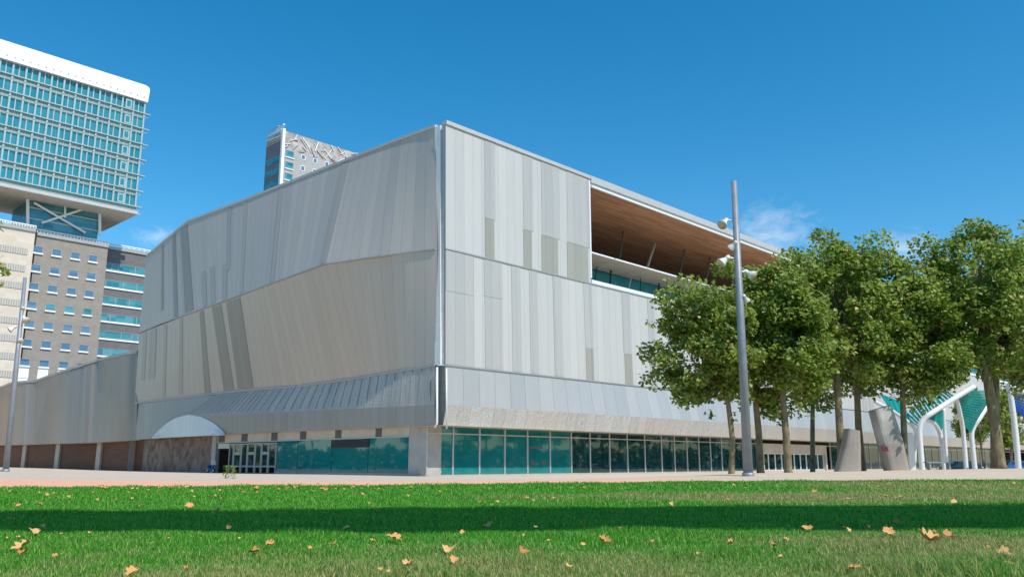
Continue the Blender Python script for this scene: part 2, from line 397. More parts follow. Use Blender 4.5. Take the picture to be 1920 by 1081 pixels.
grid_sheet('lawn', XS, lambda X, t: -70+(edge(X)+70)*t, 60, lawnmat(), 0, 'green lawn with dry patches and a dark band of shadow')
def pw(X): return float(np.interp(X, [-60, -18, 0, 6, 12], [26, 22, 13, 5, 1.0]))
grid_sheet('path', XS, lambda X, t: edge(X)+pw(X)*t, 8, M['path'], 0, 'salmon coloured path along the lawn edge')
grid_sheet('plaza', XS, lambda X, t: edge(X)+pw(X)+(330-edge(X)-pw(X))*t**2, 50, M['plaza'], 0, 'pale beige paved plaza in front of the metal building')
gm = MB(); gm.poly([(-3500, -1500, -.35), (3500, -1500, -.35), (3500, 4500, -.35), (-3500, 4500, -.35)])
tag(gm.build('ground', M['ground']), 'grey city ground reaching the horizon', None, None, 'structure')

# ------------------------------------------------------------------ facade frames
class Fac:
    def __init__(s, p0, d):
        s.p0 = Vector((p0[0], p0[1], 0)); s.d = Vector((d[0], d[1], 0)).normalized()
        s.n = Vector((-s.d.y, s.d.x, 0))
        if s.n.dot(-s.p0) < 0: s.n = -s.n
    def P(s, t, z, o=0): return s.p0+s.d*t+s.n*o+Vector((0, 0, z))
    def hit(s, x, y, o=0):
        r = pray(x, y); q = s.p0+s.n*o; k = q.dot(s.n)/r.dot(s.n); return Vector((0, 0, EYE))+r*k
    def tz(s, x, y, o=0):
        q = s.hit(x, y, o); return ((q-s.p0).dot(s.d), q.z)
    def onz(s, x, y, z):
        """(t, o) of the pixel's ray on the horizontal plane z"""
        r = pray(x, y); q = Vector((0, 0, EYE))+r*((z-EYE)/r.z)-s.p0; return (q.dot(s.d), q.dot(s.n))
    def quad(s, mb, t0, t1, z0, z1, o=0, mi=0):
        mb.poly([s.P(t0, z0, o), s.P(t1, z0, o), s.P(t1, z1, o), s.P(t0, z1, o)], [(t0, z0), (t1, z0), (t1, z1), (t0, z1)], mi)
    def box(s, mb, t0, t1, z0, z1, o0, o1, mi=0):
        k = len(mb.f); mb.obox(s.P(t0, z0, o0), s.d*(t1-t0), s.n*(o1-o0), (0, 0, z1-z0), mi)
        for i in range(k, len(mb.f)):
            uv = []
            for j in mb.f[i]:
                q = mb.v[j]-s.p0; uv.append((q.dot(s.d)+(q.dot(s.n) if abs((mb.v[mb.f[i][1]]-mb.v[mb.f[i][0]]).dot(s.d)) < 1e-4 and abs((mb.v[mb.f[i][2]]-mb.v[mb.f[i][1]]).dot(s.d)) < 1e-4 else 0), q.z))
            mb.uv[i] = uv
VR = pray(2500, 866.5); VL = pray(-700, 866.5)
C0 = at(828, 867, 80)
FR = Fac(C0, VR); FL = Fac(C0, VL)
ZT, Z1, Z2, Z3, ZB = 35.0, 22.0, 10.5, 6.68, 4.75
hall = thing('convention_hall', (C0.x, C0.y, 0), 'huge silver metal clad convention hall with folded facade and timber lined terrace', 'building')

class Band:
    """a strip of wall between two lines of points in space; s runs along it, v runs up (0 bottom, 1 top)"""
    def __init__(b, top, bot, n):
        b.t = top; b.b = bot; b.n = n
        b.u = [0]
        for i in range(1, len(top)):
            b.u.append(b.u[-1]+((top[i]-top[i-1]).length+(bot[i]-bot[i-1]).length)/2)
    def pt(b, s, v, o=0):
        i = min(int(s), len(b.t)-2); f = s-i
        return (b.b[i].lerp(b.b[i+1], f)).lerp(b.t[i].lerp(b.t[i+1], f), v)+b.n*o
    def uvu(b, s):
        i = min(int(s), len(b.t)-2); return b.u[i]+(b.u[i+1]-b.u[i])*(s-i)
    def sheet(b, mb, s0, s1, v0, v1, o=0, ns=1, nv=1, mi=0):
        ss = sorted({s0, s1} | {float(k) for k in range(int(math.ceil(s0)), int(s1)+1)})
        for a, c in zip(ss, ss[1:]):
            if c-a < 1e-6: continue
            sub = [a+(c-a)*j/ns for j in range(ns+1)]
            for a, c in zip(sub, sub[1:]):
              for k in range(nv):
                w0 = v0+(v1-v0)*k/nv; w1 = v0+(v1-v0)*(k+1)/nv
                q = [(a, w0), (c, w0), (c, w1), (a, w1)]
                H = (b.t[0]-b.b[0]).length
                mb.poly([b.pt(*x, o) for x in q], [(b.uvu(x[0]), x[1]*H) for x in q], mi)
    def slab(b, mb, s0, s1, v0, v1, o0, o1, mi=0, nv=1):
        """closed proud panel"""
        b.sheet(mb, s0, s1, v0, v1, o1, nv=nv, mi=mi)
        if nv > 1: return
        for (a, c) in (((s0, v0), (s0, v1)), ((s1, v1), (s1, v0)), ((s0, v1), (s1, v1)), ((s1, v0), (s0, v0))):
            mb.poly([b.pt(*a, o1), b.pt(*a, o0), b.pt(*c, o0), b.pt(*c, o1)], None, mi)
def solid(o, th):
    md = o.modifiers.new('thickness', 'SOLIDIFY'); md.thickness = th; md.offset = -1; md.use_even_offset = False
    return o
def flipfix(mb, n):
    """all faces of a sheet look outwards along n"""
    for i, f in enumerate(mb.f):
        a, b2, c = mb.v[f[0]], mb.v[f[1]], mb.v[f[2]]
        if (b2-a).cross(c-a).dot(n) < 0:
            mb.f[i] = f[::-1]; mb.uv[i] = mb.uv[i][::-1]

# ---- right facade: bands straight in the facade's own metres
TEND = 280
t_open = FR.tz(1107, 440)[0]
def tst(z):
    y = float(np.interp(z, [4.75, 6.7, 10.5, 22, 35], [797, 760, 684, 465, 240])); return FR.tz(835.5, y)[0]
def right_band(z0, z1, o0, o1, t0=.35, t1=TEND, step=None):
    ts = [t0, t1] if not step else list(np.arange(t0, t1, step))+[t1]
    o0f = o0 if callable(o0) else (lambda t: o0); o1f = o1 if callable(o1) else (lambda t: o1)
    top = [tst(z1)]+ts[1:]; bot = [tst(z0)]+ts[1:]
    return Band([FR.P(t, z1, o1f(t)) for t in top], [FR.P(t, z0, o0f(t)) for t in bot], FR.n), ts
def s_of(ts, t):
    for i in range(len(ts)-1):
        if t <= ts[i+1] or i == len(ts)-2: return i+(t-ts[i])/(ts[i+1]-ts[i])
def put(name, band, spans, mat, nv=1, th=.12):
    mb = MB()
    for q in spans: band.sheet(mb, *q, nv=nv, ns=4 if nv > 1 else 1)
    flipfix(mb, band.n); return solid(mb.build(name, mat, hall), th)
bU, tsU = right_band(Z1+.07, ZT, 0, 0, .35, t_open)
bM, tsM = right_band(Z2+.06, Z1-.07, 0, 0, .35, TEND)
lowo = lambda t: .15+.75*min(1, max(0, (t-6)/26))
bLo, tsLo = right_band(Z3, Z2-.06, lowo, 0, .35, TEND, 3.0)
skio = lambda t: lowo(t)-.55+.1*math.sin(t*.3)
bS, tsS = right_band(ZB, Z3, skio, lowo, .35, TEND, 3.0)
put('upper_cladding', bU, [(0, len(tsU)-1, 0, 1)], M['clad_a'])
put('middle_cladding', bM, [(0, 1, 0, 1)], M['clad_a'])
put('lower_cladding', bLo, [(0, len(tsLo)-1, 0, 1)], M['skirt'])
t_cr = FR.tz(1475, 800)[0]
put('crumpled_skirt', bS, [(0, s_of(tsS, t_cr), 0, 1)], M['crumple'])
put('plain_skirt', bS, [(s_of(tsS, t_cr), len(tsS)-1, 0, 1)], M['skirt'])
# ledges between the bands
for z, o in ((Z1, .10), (Z2, .12)):
    mb = MB(); FR.box(mb, tst(z), TEND, z-.07, z+.07, -.1, o); mb.build('ledge', M['trim'], hall)
mb = MB(); FR.box(mb, tst(35), t_open+.15, ZT, ZT+.42, -.5, .16); mb.build('parapet', M['cap'], hall)
# perforated stripes: (band, x-range at its top, v-range, material)
def stripe_R(band, ts, x0, x1, yref, zr, mat, lean=0):
    t0 = FR.tz(x0, yref)[0]; t1 = FR.tz(x1, yref)[0]
    H0 = band.b[0].z; H1 = band.t[0].z
    v0 = (zr[0]-H0)/(H1-H0); v1 = (zr[1]-H0)/(H1-H0)
    mb = MB(); band.slab(mb, s_of(ts, t0), s_of(ts, t1), v0, v1, 0, .035)
    flipfix(mb, FR.n) if False else None
    return mb.build('perforated_panel' if mat is M['stripe'] else 'mesh_panel', mat, hall)
def zR(x, y): return FR.tz(x, y)[1]
for (x0, x1, ym) in ((913.5, 932.5, 409), (984, 1001, 430), (1017, 1049, 440), (1064, 1104, 453)):
    stripe_R(bU, tsU, x0, x1, 300+(x0-913)*.37, (zR(x0, ym)-.0, ZT-.02), M['stripe'])
    stripe_R(bU, tsU, x0-.5, x1-2.5, 400+(x0-913)*.3, (Z1+.1, zR(x0, ym)-.04), M['stripe_d'])
for (x0, x1, ym) in ((839, 891, 545), (910.5, 945, 555), (962, 979, 0), (995.5, 1011, 0), (1040, 1055, 0), (1098, 1113, 652), (1170, 1185, 662), (1218, 1230, 0), (1258, 1270, 0), (1296, 1310, 690)):
    zm = zR(x0, ym) if ym else Z2+.1
    stripe_R(bM, tsM, x0, x1, 560+(x0-840)*.2, (zm+.02, Z1-.1), M['stripe'])
    if ym: stripe_R(bM, tsM, x0+.5, x1-.5, 620, (Z2+.1, zm-.02), M['stripe_d'] if ym > 600 else M['stripe'])
# far stripes behind the trees
for k in range(8):
    t = FR.tz(1340, 640)[0]+k*9+3*(k % 3); mb = MB(); bM.slab(mb, s_of(tsM, t), s_of(tsM, t+2.2), .02, .98, 0, .035); mb.build('perforated_panel', M['stripe'], hall)

# ---- terrace: wooden ceiling, awning, glazing, struts
zce = FR.tz(1112, 351)[1]
zaw = FR.tz(1105, 473, -1.2)[1]
o_aw = FR.onz(1105, 502, zaw)[1]
mb = MB(); FR.box(mb, t_open+.15, TEND, zce, ZT+.42, -24, .0)
for i in range(len(mb.uv)): pass
wood = MB()
wood.poly([FR.P(t_open-2, zce-.02, -.15), FR.P(t_open-2, zce-.02, -24), FR.P(TEND, zce-.02, -24), FR.P(TEND, zce-.02, -.15)],
          [(-2, 0), (-2, 24), (TEND-t_open, 24), (TEND-t_open, 0)])
mb.build('roof_slab', M['cap'], hall); wood.build('wooden_ceiling', M['wood'], hall)
mb = MB(); FR.box(mb, t_open+.15, TEND, ZT-.42, ZT+.42, .003, .20); mb.build('fascia', M['cap'], hall)
mb = MB(); FR.box(mb, t_open+.15, TEND, zce-.16, zce+.10, .003, .26); mb.build('white_drip_edge', M['white'], hall)
mb = MB(); FR.box(mb, t_open+.05, TEND, Z1+.08, Z1+.50, -.5, .06); mb.build('terrace_sill', M['white'], hall)
mb = MB(); FR.box(mb, t_open-.12, t_open+.12, Z1+.74, ZT-.05, -.7, .03); mb.build('terrace_reveal', M['white'], hall)
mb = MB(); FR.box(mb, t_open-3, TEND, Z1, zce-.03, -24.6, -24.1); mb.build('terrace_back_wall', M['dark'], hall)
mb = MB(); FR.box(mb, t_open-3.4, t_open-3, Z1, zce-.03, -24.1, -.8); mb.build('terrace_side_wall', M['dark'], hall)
mb = MB(); FR.box(mb, t_open-3, TEND, Z1-.3, Z1-.02, -24.1, -.55); mb.build('terrace_floor', M['concrete'], hall)
for k in range(14):
    a = t_open-.9+k*7.2; mb = MB(); FR.box(mb, a+.06, a+7.1, zaw, zaw+.14, o_aw, -1.3); FR.box(mb, a+.06, a+7.1, zaw-.02, zaw+.17, -1.29, -1.15, 1)
    mb.build('awning_panel', [M['shade'], M['white']], hall)
mb = MB(); FR.box(mb, t_open-2.5, TEND, Z1+.05, zaw-.03, o_aw-.25, o_aw-.15); mb.build('terrace_glazing', M['tealglaze'], hall)
for k in range(30):
    a = t_open+.4+k*3.55; mb = MB(); lean = (.8, -.7, .3, -.3)[k % 4]
    mb.tube([FR.P(a, Z1+.1, o_aw+.5), FR.P(a+lean, zaw-.02, o_aw+1.2)], .07 if k % 3 else .13, 6)
    mb.build('glazing_strut', M['dark'] if k % 3 != 1 else M['mull'], hall)
for (xa, ya, xb, yb, m_) in ((1159, 482, 1169, 434, 'grey'), (1134, 478, 1124, 456, 'grey'), (1209, 494, 1228, 456, 'mull'), (1271, 508, 1284, 468, 'grey'), (1322, 512, 1332, 480, 'grey'), (1372, 520, 1380, 490, 'grey')):
    tb, ob = FR.onz(xb, yb, zce-.03); ob = max(ob, -20); tt, zz = FR.tz(xa, ya, ob); mb = MB()
    mb.tube([FR.P(tt, max(zz-1.5, Z1), ob), FR.P(FR.tz(xb, yb, ob)[0], zce-.03, ob)], .2 if m_ == 'mull' else .13, 8); mb.build('ceiling_strut', M[m_], hall)

# ---- left facade: folded bands, each vertex measured on its own plane
def Ls(l): return [FL.hit(x, y, o) for x, y, o in l]
upT = Ls([(817, 239, 0), (740, 267, 0), (655, 300, 0), (533, 347.5, 0), (463, 375, 0), (420, 391, 0), (352, 416.5, 0), (338, 427.5, 0), (322, 442, 0), (305, 456, 0), (275, 481, 0)])
upB = Ls([(818, 465, .3), (715, 478.5, 2.0), (611, 493.5, 3.3), (515, 528, 2.9), (454, 551, 2.2), (419, 564, 2.0), (364, 583.5, 1.6), (346, 590, 1.4), (325, 597.5, 1.2), (304, 605, 1.0), (261, 623, .6)])
bLU = Band(upT, upB, FL.n)
miT = Ls([(818, 467, .3), (760, 474.5, 1.3), (700, 482.5, 2.1), (611, 495.5, 3.3), (515, 530, 2.9), (451, 554.5, 2.2), (424, 564.5, 2.0), (405, 571.5, 1.9), (378, 580.5, 1.7), (340, 594, 1.4), (261, 625, .6)])
miB = Ls([(816, 682, .0), (764, 691, -.2), (722, 698, -.4), (662, 708, -.7), (560, 726.5, -1.2), (478, 739.5, -1.2), (447, 742.5, -1.1), (432, 744, -1.0), (390, 746.5, -.8), (338, 750, -.5), (253, 754, 0)])
# photo: lower ledge runs (816,682) (505,737) (400,738) (253,754)
miB = Ls([(816, 682, .0), (764, 691, -.1), (722, 698, -.2), (662, 708, -.3), (560, 722, -.4), (477, 728, -.4), (447, 731, -.4), (432, 732.5, -.4), (390, 738, -.3), (338, 744, -.2), (253, 754, 0)])
bLM = Band(miT, miB, FL.n)
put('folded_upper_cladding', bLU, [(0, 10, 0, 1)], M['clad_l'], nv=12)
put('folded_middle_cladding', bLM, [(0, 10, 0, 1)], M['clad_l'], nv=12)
mb = MB()
for a, b2 in zip(upB, upB[1:]):
    mb.obox(a+FL.n*-.1-Vector((0, 0, .16)), b2-a, FL.n*.28, (0, 0, .14))
mb.build('ledge', M['trim'], hall)
mb = MB()
for a, b2 in zip(miB, miB[1:]):
    mb.obox(a+FL.n*-.3-Vector((0, 0, .22)), b2-a, FL.n*.42, (0, 0, .21))
mb.build('ledge', M['trim'], hall)
mb = MB()
for a, b2 in zip(upT, upT[1:]):
    mb.obox(a+FL.n*-.5+Vector((0, 0, .0)), b2-a, FL.n*.62, (0, 0, .32))
mb.build('parapet', M['cap'], hall)
def sx(line, xs_, x):
    for i in range(len(xs_)-1):
        if xs_[i] >= x >= xs_[i+1]: return i+(xs_[i]-x)/(xs_[i]-xs_[i+1])
upX = [817, 740, 655, 533, 463, 420, 352, 338, 322, 305, 275]
miX = [818, 760, 700, 611, 515, 451, 424, 405, 378, 340, 261]
def stripe_L(band, xs_, x0, x1, v0, v1, mat, name):
    mb = MB(); band.slab(mb, sx(band, xs_, x1), sx(band, xs_, x0), v0, v1, 0, .035, 0, 12); return mb.build(name, mat, hall)
for (x0, x1, v0, v1, m_) in ((640, 654.5, .01, .99, 'stripe_f'), (524, 532, .01, .99, 'stripe_f'), (459, 465, .01, .99, 'stripe_f'), (428, 434, .3, .99, 'stripe_f'), (339, 351.5, .02, .98, 'stripe_l'), (323.5, 329, .01, .985, 'stripe_l'), (304, 307, .15, .97, 'stripe_l'), (375, 383, .01, .38, 'stripe_f'), (393, 402, .01, .4, 'stripe_f'), (419, 428, .01, .38, 'stripe_f')):
    stripe_L(bLU, upX, x0, x1, v0, v1, M[m_], 'perforated_panel')
for (x0, x1, v0, v1, m_) in ((423.5, 450, .01, .985, 'stripe_l'), (397.5, 414, .01, .985, 'stripe_l'), (374, 381.5, .01, .985, 'stripe_l'), (337, 343, .03, .985, 'stripe_f'), (310, 315, .03, .985, 'stripe_f'), (283, 296, .3, .985, 'stripe_f'), (270, 277, .3, .985, 'stripe_f')):
    stripe_L(bLM, miX, x0, x1, v0, v1, M[m_], 'perforated_panel')
# skirt below: ribbed mesh, plain strip, then the low wing going left
skX = [816, 700, 600, 505, 450, 405]
skT = Ls([(816, 683.5, .0), (700, 703, -.25), (600, 717.5, -.36), (505, 727, -.4), (450, 732.5, -.4), (405, 738.5, -.32)])
skM = Ls([(815, 758, .25), (690, 764, .25), (578, 769, .25), (470, 774, .3), (405, 776, .35), (352, 778, .4)])
skB = Ls([(816, 797, .2), (690, 802, .2), (578, 807, .2), (470, 811, .25), (405, 815, .3), (352, 817.5, .35)])
bK1 = Band(skT, skM, FL.n); bK2 = Band(skM, skB, FL.n)
mb = MB(); bK1.sheet(mb, 0, 5, 0, 1); flipfix(mb, FL.n); solid(mb.build('ribbed_skirt', M['ribskin'], hall), .1)
mb = MB()
for k in range(36):
    s = .06+k*4.9/35; a, b2 = bK1.pt(s, .985, .05), bK1.pt(s, .06, .05); mb.obox(a, FL.d*.11, b2-a, FL.n*.04)
mb.build('skirt_ribs', M['ribs'], hall)
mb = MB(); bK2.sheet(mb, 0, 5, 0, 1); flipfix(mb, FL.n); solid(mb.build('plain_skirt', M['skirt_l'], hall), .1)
# triangle between the ribs and the wing
wgT = Ls([(405, 740, -.3), (330, 746, -.2), (256, 755.5, -.1)])
wgB = Ls([(352, 817.5, .35), (300, 820, .3), (256, 824, .2)])
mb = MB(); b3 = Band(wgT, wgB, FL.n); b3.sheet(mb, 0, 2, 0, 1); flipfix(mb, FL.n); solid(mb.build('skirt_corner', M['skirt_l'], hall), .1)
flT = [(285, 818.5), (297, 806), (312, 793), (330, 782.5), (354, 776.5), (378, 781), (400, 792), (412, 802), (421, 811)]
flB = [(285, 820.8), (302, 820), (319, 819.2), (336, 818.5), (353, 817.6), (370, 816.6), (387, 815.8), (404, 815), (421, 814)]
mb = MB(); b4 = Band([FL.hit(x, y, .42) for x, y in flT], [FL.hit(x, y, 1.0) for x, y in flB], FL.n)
b4.sheet(mb, 0, 8, 0, 1, nv=2); flipfix(mb, FL.n); solid(mb.build('light_patch_panel', M['light_patch'], hall), .08)  # slightly flared arch panel, coloured pale as a patch of sunlight
# corner: white strip and grey recess
def upright(mb, xa, fa, xb, fb, z0, z1, push, n=1, mi=0):
    yy = lambda z: float(np.interp(z, [4.75, 6.7, 10.5, 22, 35, 38], [798, 760, 682, 465, 239, 187]))
    zs = [z0+(z1-z0)*k/n for k in range(n+1)]
    for a, b2 in zip(zs, zs[1:]):
        A0, A1, B0, B1 = [f.hit(x, yy(z), 0) for f, x, z in ((fa, xa, a), (fa, xa, b2), (fb, xb, a), (fb, xb, b2))]
        for q, z in ((A0, a), (A1, b2), (B0, a), (B1, b2)): q.z = z
        A0, A1, B0, B1 = [q+push for q in (A0, A1, B0, B1)]
        mb.poly([A0, B0, B1, A1], [(0, a), (1, a), (1, b2), (0, b2)], mi)
INW = -(FL.n+FR.n)*.5
mb = MB(); upright(mb, 816, FL, 826.5, FL, Z2+.05, ZT+.25, FL.n*.06); flipfix(mb, FL.n); solid(mb.build('corner_strip', M['white'], hall), .2)
mb = MB(); upright(mb, 826.5, FL, 836, FR, Z2+.05, ZT+.15, INW*.25); flipfix(mb, FL.n+FR.n); solid(mb.build('corner_recess', M['recess'], hall), .1)
mb = MB(); upright(mb, 814, FL, 838, FR, ZB-.1, Z2+.06, INW*.9); flipfix(mb, FL.n+FR.n); solid(mb.build('corner_gap_wall', M['post'], hall), .1)
mb = MB(); mb.tube([FL.hit(815, 801, .35), FL.hit(819.5, 793, .3), FL.hit(819.5, 688, .2)], .11, 8); mb.build('drain_pipe', M['white'], hall, True)
mb = MB(); mb.tube([FR.hit(837.5, 803, .25), FR.hit(837, 690, .2)], .08, 8); mb.build('drain_pipe', M['white'], hall, True)

# ---- roof and rear
rT = [FR.P(TEND, ZT-.3, -.3), FR.P(.3, ZT-.3, -.3)]+[q+Vector((0, 0, -.3))-FL.n*.3 for q in upT]
mb = MB(); back = [upT[-1]-Vector((0, 0, .3))+FR.d*60, FR.P(TEND, ZT-.3, -70)]
mb.poly(rT+back); mb.build('roof', M['roof'], hall)
mb = MB(); q0 = upT[-1]; mb.poly([Vector((q0.x, q0.y, 0)), q0, q0+FR.d*60, Vector((q0.x, q0.y, 0))+FR.d*60]); mb.build('end_wall', M['skirt'], hall)
e0 = FR.P(TEND, 0, 0); mb = MB(); mb.poly([e0, e0+Vector((0, 0, ZT-.3)), e0+Vector((0, 0, ZT-.3))-FR.n*70, e0-FR.n*70]); mb.build('end_wall', M['skirt'], hall)

# ---- ground floor, right: glazed front set back under the skirt
OG = -3.0
mb = MB(); mb.poly([FR.P(-.3, ZB+.02, .1), FR.P(-.3, ZB+.02, -3.2), FR.P(TEND, ZB+.02, -3.2), FR.P(TEND, ZB+.02, .3)]); mb.poly([FR.P(.6, ZB+.02, -3.2), FR.P(.6, ZB+.02, -16), FR.P(TEND, ZB+.02, -16), FR.P(TEND, ZB+.02, -3.2)]); mb.build('soffit', M['shade'], hall)
mb = MB()
for a, b2 in zip(skB, skB[1:]): mb.poly([a, b2, b2-FL.n*3, a-FL.n*3])
mb.build('soffit', M['pale'], hall)
gx = [799.4, 848.6, 898.4, 945.8, 988.5, 1030.8, 1070.7, 1106, 1142.7, 1176, 1208.7, 1240]
gt = [FR.tz(x, 850, OG)[0] for x in gx]
while gt[-1] < 190: gt.append(gt[-1]+ (3.05 if gt[-1] < 60 else 4.4))
ztr = FR.tz(800, 811, OG)[1]
t_e0 = FR.tz(1424, 850, OG)[0]; t_e1 = FR.tz(1545, 850, OG)[0]
np_ = 0
for i in range(len(gt)-1):
    a, b2 = gt[i], gt[i+1]
    if a < t_e1 and b2 > t_e0+1: continue
    m_ = M['teal'] if i < 6 else M['clear']
    mb = MB(); FR.box(mb, a+.09, b2-.09, .12, ztr-.06, OG-.03, OG); pane = mb.build('window', m_, hall)
    mb = MB(); FR.box(mb, a+.09, b2-.09, ztr+.06, ZB-.0, OG-.03, OG); mb.build('transom_window', m_, hall)
for t in gt:
    if t_e0+1 < t < t_e1-1: continue
    mb = MB(); FR.box(mb, t-.09, t+.09, .02, ZB, OG-.12, OG+.10); mb.build('mullion', M['mull'], hall)
mb = MB(); FR.box(mb, gt[0], TEND, ztr-.06, ztr+.06, OG-.10, OG+.08); mb.build('transom', M['mull'], hall)
mb = MB(); FR.box(mb, gt[0], TEND, -.2, .12, OG-.3, OG+.25); mb.build('plinth', M['concrete'], hall)
# interior behind the glass
mb = MB(); FR.box(mb, 3.5, TEND, 0, ZB, OG-13.5, OG-13); mb.build('interior_wall', M['interior'], hall)
mb = MB(); FR.box(mb, 3.5, TEND, -.1, .1, OG-13, OG-.3); mb.build('interior_floor', M['intfloor'], hall)
random.seed(5)
for k in range(16):
    t = gt[6]+2+k*5.6; mb = MB(); c_ = FR.P(t, 0, OG-2.2-(k % 2)*2); mb.tube([c_, c_+Vector((0, 0, ZB))], .32, 12); mb.build('interior_column', M['mull'], hall, True)
for k in range(12):
    t = gt[7]+k*7.5+random.uniform(-1, 1); mb = MB(); hgt = random.uniform(.9, 1.3); FR.box(mb, t, t+random.uniform(2, 4.5), .1, hgt, OG-3-random.random()*3, OG-2.2)
    mb.build('reception_desk', plain('desk_%d' % k, random.choice([(.03, .12, .22), (.25, .16, .06), (.10, .10, .10)]), .5), hall)
for k in range(9):
    t = gt[6]+1+k*8; mb = MB(); FR.box(mb, t, t+random.uniform(2.5, 5), .1, ZB-.9, OG-8, OG-7.6); mb.build('partition', plain('partition_%d' % k, random.choice([(.02, .03, .03), (.22, .19, .16), (.05, .06, .05)]), .7), hall)
for (x0, x1, y0, y1, c_) in ((996, 1003, 862, 871, 'grey'), (1016, 1023, 862, 871, 'grey'), (992, 1018, 836, 840, 'grey'), (804, 828, 882, 886, 'mull')):
    mb = MB(); FR.box(mb, FR.tz(x0, 850, OG)[0], FR.tz(x1, 850, OG)[0], FR.tz(x0, y1, OG)[1], FR.tz(x0, y0, OG)[1], OG+.003, OG+.012); mb.build('window_sticker', M[c_], hall)
# entrance portal
mb = MB(); FR.box(mb, t_e0, t_e1, 2.75, ZB-.55, OG-.5, OG+.5); FR.box(mb, t_e0, t_e0+.5, 0, 2.75, OG-.5, OG+.5); FR.box(mb, t_e1-.5, t_e1, 0, 2.75, OG-.5, OG+.5)
mb.build('entrance_portal', M['pale'], hall)
nd = 10; dw = (t_e1-t_e0-1.0)/nd
for k in range(nd):
    a = t_e0+.5+k*dw; mb = MB()
    for (p, q, z0, z1) in ((a+.02, a+.16, .05, 2.74), (a+dw-.16, a+dw-.02, .05, 2.74), (a+.16, a+dw-.16, 2.6, 2.74), (a+.16, a+dw-.16, .05, .2)): FR.box(mb, p, q, z0, z1, OG-.05, OG+.05)
    d_ = mb.build('door', M['white'], hall)
    mb = MB(); FR.box(mb, a+.16, a+dw-.16, .2, 2.6, OG-.01, OG+.01); mb.build('door_pane', M['clear'], d_)

# ---- ground floor, left
OL = -.55
def Lt(x, o=OL): return FL.tz(x, 850, o)[0]
def Lz(x, y, o=OL): return FL.tz(x, y, o)[1]
pl0, pl1 = Lt(798), Lt(766)
zg = Lz(700, 820)
mb = MB(); FL.box(mb, pl0, pl1, 0, ZB+.1, OL-2.0, OL); mb.build('concrete_pillar', M['concrete'], hall)
mb = MB(); FL.box(mb, pl1, Lt(401), zg, ZB+.3, OL-.5, OL-.1); mb.build('beige_band', M['pale'], hall)
for x in (407, 450, 506, 560, 626, 702):
    mb = MB(); FL.box(mb, Lt(x+11), Lt(x), zg+.05, ZB+.3, OL-.101, OL-.05); mb.build('dark_bracket', M['grey'], hall)
for (x0, x1) in ((765, 688), (688, 620), (620, 556), (556, 517)):
    mb = MB(); FL.box(mb, Lt(x0)+.04, Lt(x1)-.04, .25, zg-.04, OL-.2, OL-.15); mb.build('window', M['teal'], hall)
mb = MB(); FL.box(mb, Lt(690), Lt(619), zg-.95, zg-.1, OL-.12, OL-.06); mb.build('dark_screen', M['dark'], hall)
mb = MB(); FL.box(mb, Lt(765), Lt(403), zg-.04, zg+.06, OL-.25, OL-.02); mb.build('transom', M['mull'], hall)
mb = MB(); FL.box(mb, Lt(765), Lt(517), -.1, .25, OL-.4, OL-.05); mb.build('plinth', M['concrete'], hall)
mb = MB(); FL.box(mb, pl1, Lt(403), 0, ZB, OL-8, OL-7.6); mb.build('interior_wall', M['dark'], hall)
dx = [517, 502, 489, 477, 463, 451, 437, 428]
for i in range(7):
    a, b2 = Lt(dx[i]), Lt(dx[i+1]); mb = MB(); zt = zg-.15
    for (p, q, z0, z1) in ((a+.02, a+.2, .05, zt), (b2-.2, b2-.02, .05, zt), (a+.2, b2-.2, zt-.16, zt), (a+.2, b2-.2, .75, .95)): FL.box(mb, p, q, z0, z1, OL-.2, OL-.05)
    if i % 2: FL.box(mb, a+.2, b2-.2, 2.25, 2.6, OL-.2, OL-.06)
    d_ = mb.build('door', M['post'], hall); mb = MB(); FL.box(mb, a+.2, b2-.2, .95, zt-.16, OL-.14, OL-.11); mb.build('door_pane', M['clear'], d_)
mb = MB(); FL.box(mb, Lt(428), Lt(407), zg-.75, zg-.1, OL-.3, OL-.05); mb.build('door_header', M['mull'], hall)
mb = MB(); FL.box(mb, Lt(404.5), Lt(397), -.1, ZB+.1, OL-.5, OL+.05); mb.build('steel_post', M['post'], hall)
mb = MB(); FL.box(mb, Lt(397), Lt(268), -.3, ZB+.2, OL-.5, OL-.05); mb.build('stone_wall', M['stone'], hall)
edges = [268, 187, 180, 110, 103, 47, 41, -30, -60, -150]
for k in range(0, len(edges)-1, 2):
    mb = MB(); FL.box(mb, Lt(edges[k]), Lt(edges[k+1])+.1, -.5, ZB+.4, OL-.7, OL-.4); mb.build('brown_shutter', M['brown'], hall)
    if k+2 < len(edges): mb = MB(); FL.box(mb, Lt(edges[k+1])-.1, Lt(edges[k+2])+.1, -.5, ZB+.3, OL-.6, OL-.05); mb.build('steel_post', M['post'], hall)
# ---- low wing: rippled sheet-metal wall
wt = [(258, 662, 0), (240, 664.5, .3), (215, 670, .1), (184, 677, -.3), (160, 684.5, .3), (130, 694.5, .9), (112, 700.5, .7), (95, 706, -.2), (67, 716, -.4), (45, 717.5, .2), (26, 719, .4), (0, 728, -.2), (-40, 742, 0), (-150, 760, 0)]
wb = [(256, 824, .2), (238, 825, .3), (212, 826.5, .4), (180, 828.5, .5), (152, 829.5, 1.0), (122, 830.5, 1.5), (102, 831, 1.3), (88, 831.5, .5), (62, 832.5, .5), (40, 833, 1.0), (20, 833.5, 1.0), (-5, 834, .4), (-45, 835, .4), (-155, 837, .4)]
wt = [(x, y, o*1.6) for x, y, o in wt]; wb = [(x, y, .3+(o-.3)*1.9) for x, y, o in wb]
TT, BB = Ls(wt), Ls(wb)
